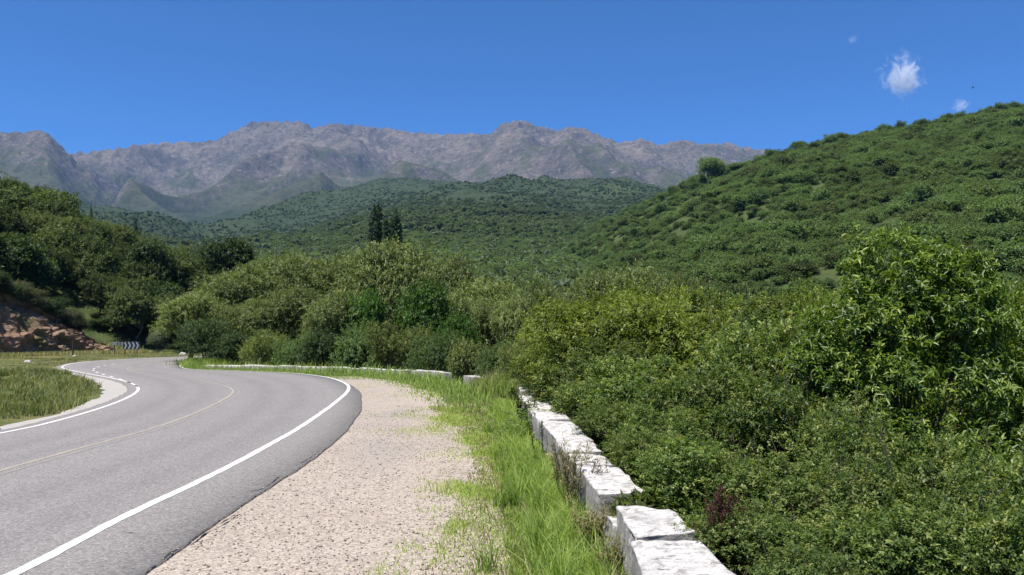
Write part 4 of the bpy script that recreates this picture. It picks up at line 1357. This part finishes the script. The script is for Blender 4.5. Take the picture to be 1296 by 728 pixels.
# ------------------------------------------------------------------ weeds along the wall
def weed(x, y, label, kind, h, seed, n=5, z=0.0, group=None, name='weed'):
    r = rs(seed)
    e = bpy.data.objects.new(name, None); COL.objects.link(e)
    e.location = (x, y, z); e['label'] = label; e['category'] = 'weed' if name == 'weed' else 'grass clump'
    if group: e['group'] = group
    lines = []; Ps = []; Ds = []
    for k in range(n):
        a = r.uniform(0, 6.28); ln = r.uniform(.05, .38) * h
        p0 = np.array([r.normal(0, .04), r.normal(0, .05), 0]); tip = p0 + np.array([math.cos(a) * ln, math.sin(a) * ln, h * r.uniform(.7, 1)])
        mid = p0 * .5 + tip * .5 + np.array([0, 0, .08 * h])
        pts = np.array([p0, p0 * .5 + mid * .5, mid, mid * .5 + tip * .5, tip])
        lines.append((pts, np.array([.005, .0045, .004, .003, .002]) * (1.4 if kind == 'spike' else 1)))
        lo = {'spike': .12, 'seed': .45, 'leafy': .1}[kind]
        tt = np.linspace(lo, 1, {'spike': 34, 'seed': 16, 'leafy': 22}[kind])
        q = np.stack([np.interp(tt, np.linspace(0, 1, 5), pts[:, j]) for j in range(3)], 1)
        Ps.append(q); Ds.append(np.tile(tip - p0, (len(q), 1)))
    tv, tf = tubes(lines, 5)
    stem_m = {'spike': 'leaf_weed', 'seed': 'dry_stalk', 'leafy': 'leaf_weed'}[kind]
    link('stems', mesh_np('weed_stems', tv, tf, M[stem_m], np.full(len(tf), .3)), e)
    P = np.concatenate(Ps); D = np.concatenate(Ds)
    if kind == 'spike':
        V, q, v = sprigs(r, P, D + r.normal(size=D.shape) * .6, .03, 5, .03, .014, hexa=False)
    elif kind == 'seed':
        V, q, v = sprigs(r, P, D + r.normal(size=D.shape) * .25, .09, 6, .05, .01, spread=.45, hexa=False)
    else:
        V, q, v = sprigs(r, P, D * .3 + r.normal(size=D.shape) * .5, .06, 4, .085, .03, hexa=False)
    link({'spike': 'flower_spike', 'seed': 'seed_head', 'leafy': 'leaves'}[kind], mesh_np('weed_leaves', V, q, M[stem_m], v), e)
    return e


def wd(px, py, z=0.0):
    return gp(px, py, z)


W_ = [((718, 597), 'spike', .95, 2, 'pair of tall thin spiked stalks standing before the white wall'),
      ((668, 553), 'leafy', .75, 9, 'dark leafy weed at the wall foot, left of the distant blocks'),
      ((748, 655), 'seed', .8, 13, 'brownish seeding grass clump leaning over the white blocks'),
      ((762, 672), 'seed', .74, 10, 'brown seeding grass nearest the sunken block'),
      ((785, 728), 'seed', .5, 8, 'dry thin stalks standing against the left side of the near blocks'),
      ((728, 642), 'leafy', .34, 8, 'low broad-leaved weed at the foot of the seeding grass'),
      ((655, 520), 'leafy', .55, 7, 'small leafy weed at the foot of the farthest white blocks')]
for i, (p, k, h, n_, lab) in enumerate(W_):
    x, y = wd(*p)
    x = min(x, wx(y, wl) - .05)
    weed(x, y, lab, k, h, 500 + i, n_)
r = rs(63)
for i in range(9):
    y = 4.3 + i * .42 + r.uniform(-.1, .1)
    weed(wx(y, wl) - r.uniform(.03, .12), y, 'short dry stalks along the left foot of the near white blocks', 'seed', r.uniform(.28, .5), 530 + i, 5, group='dry stalks along the wall foot')
# on the overgrown sunken block
for i in range(5):
    y = 6.9 + i * .13
    weed(wx(y, wl) + .12 + i * .07, y, 'small leafy weed growing over the sunken block of the wall', 'leafy', .26, 560 + i, 7, z=.28, group='weeds on the sunken block')
# the tall grass clump at the far end of the near wall
r = rs(65)
cx, cy = gp(628, 497)
e = bpy.data.objects.new('tall_grass', None); COL.objects.link(e); e.location = (cx, cy, 0)
e['label'] = 'tall bright grass clump at the far end of the near wall'; e['category'] = 'grass clump'
n = 1500
px_ = r.normal(0, .5, n); py_ = r.normal(0, .8, n)
join_blades('blades', [blades(r, px_, py_, np.zeros(n), np.clip(.75 - .3 * np.abs(px_), .2, 1) * r.uniform(.5, 1.25, n), .022 * r.uniform(.7, 1.3, n), .6, r.normal(.62, .15, n))], M['grass'], parent=e)
n = 500
join_blades('dry_blades', [blades(r, r.normal(0, .4, n), r.normal(0, .7, n), np.zeros(n), .8 * r.uniform(.6, 1.2, n), .014 * r.uniform(.7, 1.3, n), .4, r.normal(.6, .2, n))], M['dry_stalk'], parent=e)
# verge tuft at the inside tip of the bend
cx, cy = gp(262, 462)
e = bpy.data.objects.new('tall_grass', None); COL.objects.link(e); e.location = (cx, cy, 0)
e['label'] = 'tall green grass tuft at the inside tip of the road bend'; e['category'] = 'grass clump'
n = 1500
join_blades('blades', [blades(r, r.normal(0, .7, n), r.normal(0, .8, n), np.zeros(n), .5 * r.uniform(.4, 1.3, n), .05 * r.uniform(.7, 1.3, n), .6, r.normal(.35, .15, n))], M['grass'], parent=e)

# ------------------------------------------------------------------ chevron board, post, boulders
M['sign_black'] = flat('sign_black', (.02, .022, .03), .5, .4)
M['sign_white'] = flat('sign_white', (.33, .35, .38), .5, .3, .2)
M['steel'] = flat('galvanised_steel', (.3, .3, .31), .5, .5)
M['rust'] = flat('dark_post', (.06, .045, .035), .8, .2)
M['boulder'] = flat('pale_boulder', (.42, .4, .35), .9, .2, .25, 5)


def box(name, c, s, mat, parent, rz=0):
    bm = bmesh.new()
    bmesh.ops.create_cube(bm, size=1)
    bmesh.ops.scale(bm, vec=s, verts=bm.verts)
    bmesh.ops.bevel(bm, geom=list(bm.edges), offset=min(s) * .15, segments=1, affect='EDGES')
    me = bpy.data.meshes.new(name); bm.to_mesh(me); bm.free(); me.materials.append(mat)
    o = link(name, me, parent); o.location = c; o.rotation_euler = (0, 0, rz)
    return o


sx, sy = gp(166, 448.3)
sg = bpy.data.objects.new('chevron_sign', None); COL.objects.link(sg)
sg.location = (sx, sy, 0); sg.rotation_euler = (0, 0, R(14))
sg['label'] = 'black road sign board with white chevrons pointing right, at the far bend'; sg['category'] = 'road sign'
W0, H0, ZC = 1.6, .78, .88
bd = box('board', (0, 0, ZC), (W0, .03, H0), M['sign_black'], sg)
for k in range(4):
    x0 = -W0 / 2 + .06 + k * .38
    t = .17
    v = []
    for yy in (-.018, -.022):
        v += [(x0, yy, H0 * .46), (x0 + t, yy, H0 * .46), (x0 + t + .17, yy, 0), (x0 + t, yy, -H0 * .46), (x0, yy, -H0 * .46), (x0 + .17, yy, 0)]
    me = bpy.data.meshes.new('chevron')
    me.from_pydata(v, [], [(6, 7, 8, 11), (11, 8, 9, 10)] + [(i, (i + 1) % 6, (i + 1) % 6 + 6, i + 6) for i in range(6)])
    me.materials.append(M['sign_white'])
    link('chevron', me, bd)
for x in (-.6, .55):
    box('post', (x, .05, .45), (.08, .08, 1.5), M['rust'], sg)
box('wing_panel', (-W0 / 2 - .5, -.08, ZC + .2), (1.0, .03, .3), M['sign_white'], sg, R(12))
for k in range(2):
    box('wing_stripe', (-W0 / 2 - .25 - k * .25, -.16 - k * .045 + .045, ZC + .2), (.1, .012, .26), M['sign_black'], sg, R(12))
box('wing_post', (-W0 / 2 - .8, -.09, .5), (.07, .07, 1.2), M['rust'], sg)

x, y = gp(92, 450.5)
pm = box('post', (x, y, .6), (.11, .11, 1.5), M['rust'], None)
pm.name = 'marker_post'; pm['label'] = 'thin dark wooden post standing before the red bank'; pm['category'] = 'post'


def boulder(px, py, s, label, seed):
    x, y = gp(px, py)
    bm = bmesh.new(); bmesh.ops.create_icosphere(bm, subdivisions=3, radius=1)
    for v in bm.verts:
        k = mnoise.fractal(v.co * 1.1 + Vector((seed, 0, 0)), 1, 2, 4)
        v.co *= 1 + .3 * k
        v.co = Vector((v.co.x * s, v.co.y * s * .7, v.co.z * s * .6 + s * .25))
    me = bpy.data.meshes.new('boulder'); bm.to_mesh(me); bm.free(); me.materials.append(M['boulder'])
    o = link('boulder', me, label=label, cat='rock'); o.location = (x, y, 0)


boulder(35, 459.5, .24, 'small white stone lying in the grass below the red bank', 3)
boulder(231, 449.5, .34, 'pale boulder at the far roadside among low scrub', 9)
boulder(94, 451.5, .18, 'small pale stone at the foot of the dark post', 14)

# a bird over the right hill
bx = at(1231, 111, 160)
bm = bmesh.new()
pts = [(0, .22, 0), (.035, .1, .02), (.03, -.12, .01), (.06, -.3, 0), (-.06, -.3, 0), (-.03, -.12, .01), (-.035, .1, .02), (.2, .06, .07), (.52, -.04, .03), (.18, -.07, .06), (-.2, .06, .07), (-.52, -.04, .03), (-.18, -.07, .06), (0, 0, -.05)]
vv = [bm.verts.new(p) for p in pts]
for f in [(0, 1, 6), (1, 2, 5, 6), (2, 3, 4, 5), (1, 7, 9, 2), (7, 8, 9), (6, 5, 12, 10), (10, 12, 11), (0, 13, 1), (0, 6, 13), (1, 13, 2), (6, 5, 13), (2, 13, 5)]:
    bm.faces.new([vv[i] for i in f])
bmesh.ops.recalc_face_normals(bm, faces=bm.faces)
me = bpy.data.meshes.new('bird'); bm.to_mesh(me); bm.free(); me.materials.append(M['sign_black'])
bo = link('bird', me, label='tiny dark bird gliding above the crest of the right hill', cat='bird')
bo.location = bx; bo.rotation_euler = (.1, .25, 1.2)

# ------------------------------------------------------------------ air
def haze():
    v = [(x, y, z) for z in (-60, 1460) for (x, y) in ((-9000, -700), (9000, -700), (9000, 8200), (-9000, 8200))]
    me = bpy.data.meshes.new('haze')
    me.from_pydata(v, [], [(3, 2, 1, 0), (4, 5, 6, 7), (0, 1, 5, 4), (1, 2, 6, 5), (2, 3, 7, 6), (3, 0, 4, 7)])
    m = bpy.data.materials.new('haze'); m.use_nodes = True
    t = m.node_tree; t.nodes.clear()
    o = t.nodes.new('ShaderNodeOutputMaterial'); p = t.nodes.new('ShaderNodeVolumePrincipled')
    p.inputs['Color'].default_value = (.2, .48, 1, 1)
    p.inputs['Density'].default_value = 4.4e-5
    p.inputs['Anisotropy'].default_value = .1
    t.links.new(p.outputs[0], o.inputs['Volume'])
    me.materials.append(m)
    link('haze', me, kind='stuff')


haze()


def cloud(px, py, d, wx_, hz, seed, dens):
    """a wisp of cloud: one volume with torn edges"""
    m = bpy.data.materials.new('cloud_vapour'); m.use_nodes = True
    t = m.node_tree; t.nodes.clear()
    nn = t.nodes.new; lk = t.links.new
    o = nn('ShaderNodeOutputMaterial'); p = nn('ShaderNodeVolumePrincipled')
    p.inputs['Color'].default_value = (1, 1, 1, 1)
    p.inputs['Anisotropy'].default_value = -.2
    tc = nn('ShaderNodeTexCoord')
    ad = nn('ShaderNodeVectorMath'); ad.operation = 'ADD'; ad.inputs[1].default_value = (seed, seed * .7, 0)
    lk(tc.outputs['Object'], ad.inputs[0])
    no = nn('ShaderNodeTexNoise'); no.inputs['Scale'].default_value = 2.3; no.inputs['Detail'].default_value = 7; no.inputs['Roughness'].default_value = .72; no.inputs['Distortion'].default_value = 1.4
    lk(ad.outputs[0], no.inputs['Vector'])
    ln = nn('ShaderNodeVectorMath'); ln.operation = 'LENGTH'; lk(tc.outputs['Object'], ln.inputs[0])
    f = nn('ShaderNodeMapRange'); f.inputs['From Min'].default_value = .1; f.inputs['From Max'].default_value = 1.0; f.inputs['To Min'].default_value = .13; f.inputs['To Max'].default_value = -.22
    lk(ln.outputs['Value'], f.inputs['Value'])
    s = nn('ShaderNodeMath'); s.operation = 'ADD'; lk(no.outputs['Fac'], s.inputs[0]); lk(f.outputs[0], s.inputs[1])
    r_ = nn('ShaderNodeMapRange'); r_.inputs['From Min'].default_value = .51; r_.inputs['From Max'].default_value = .7; r_.inputs['To Max'].default_value = dens
    lk(s.outputs[0], r_.inputs['Value'])
    lk(r_.outputs[0], p.inputs['Density']); lk(p.outputs[0], o.inputs['Volume'])
    bm = bmesh.new(); bmesh.ops.create_icosphere(bm, subdivisions=3, radius=1)
    me = bpy.data.meshes.new('cloud'); bm.to_mesh(me); bm.free(); me.materials.append(m)
    ob = link('cloud', me, kind='structure')
    ob.location = at(px, py, d); ob.scale = (wx_ * d / F, wx_ * d / F, hz * d / F); ob.rotation_euler = (0, R(-12), 0)


cloud(1141, 96, 9000, 44, 54, 3.1, .015)
cloud(1079, 50, 9000, 13, 12, 8.4, .006)
cloud(1216, 133, 9000, 20, 18, 5.2, .014)

# ------------------------------------------------------------------ light
SUN_EL, SUN_AZ = R(68), R(-138)            # azimuth clockwise from the view axis
w = bpy.data.worlds.new('World'); S.world = w; w.use_nodes = True
nt = w.node_tree
bg = nt.nodes['Background']
sky = nt.nodes.new('ShaderNodeTexSky')
sky.sky_type = 'NISHITA'; sky.sun_disc = False
sky.sun_elevation = SUN_EL; sky.sun_rotation = SUN_AZ
sky.altitude = 1500; sky.air_density = .58; sky.dust_density = 0.0; sky.ozone_density = 10.0
hs = nt.nodes.new('ShaderNodeHueSaturation'); hs.inputs['Saturation'].default_value = 1.1; hs.inputs['Value'].default_value = 1.12
nt.links.new(sky.outputs[0], hs.inputs['Color']); nt.links.new(hs.outputs[0], bg.inputs[0])
bg.inputs[1].default_value = .1
sd = bpy.data.lights.new('sun', 'SUN'); sd.energy = 4.2; sd.angle = R(.53); sd.color = (1, .95, .88)
so = bpy.data.objects.new('sun', sd); COL.objects.link(so)
v = Vector((math.sin(SUN_AZ) * math.cos(SUN_EL), math.cos(SUN_AZ) * math.cos(SUN_EL), math.sin(SUN_EL)))
so.rotation_euler = v.to_track_quat('Z', 'Y').to_euler()

S.view_settings.view_transform = 'Standard'
S.view_settings.look = 'None'
S.view_settings.exposure = 0.87
S.view_settings.gamma = 1.0
S.render.engine = 'CYCLES'
c = S.cycles
c.max_bounces = 6; c.diffuse_bounces = 3; c.glossy_bounces = 2; c.transmission_bounces = 3; c.transparent_max_bounces = 8; c.volume_bounces = 2
c.use_denoising = True
c.denoiser = 'OPENIMAGEDENOISE'
c.denoising_input_passes = 'RGB_ALBEDO_NORMAL'
c.denoising_prefilter = 'ACCURATE'
c.volume_step_rate = 1.0
c.volume_max_steps = 256
c.sample_clamp_indirect = 4
c.caustics_reflective = False; c.caustics_refractive = False
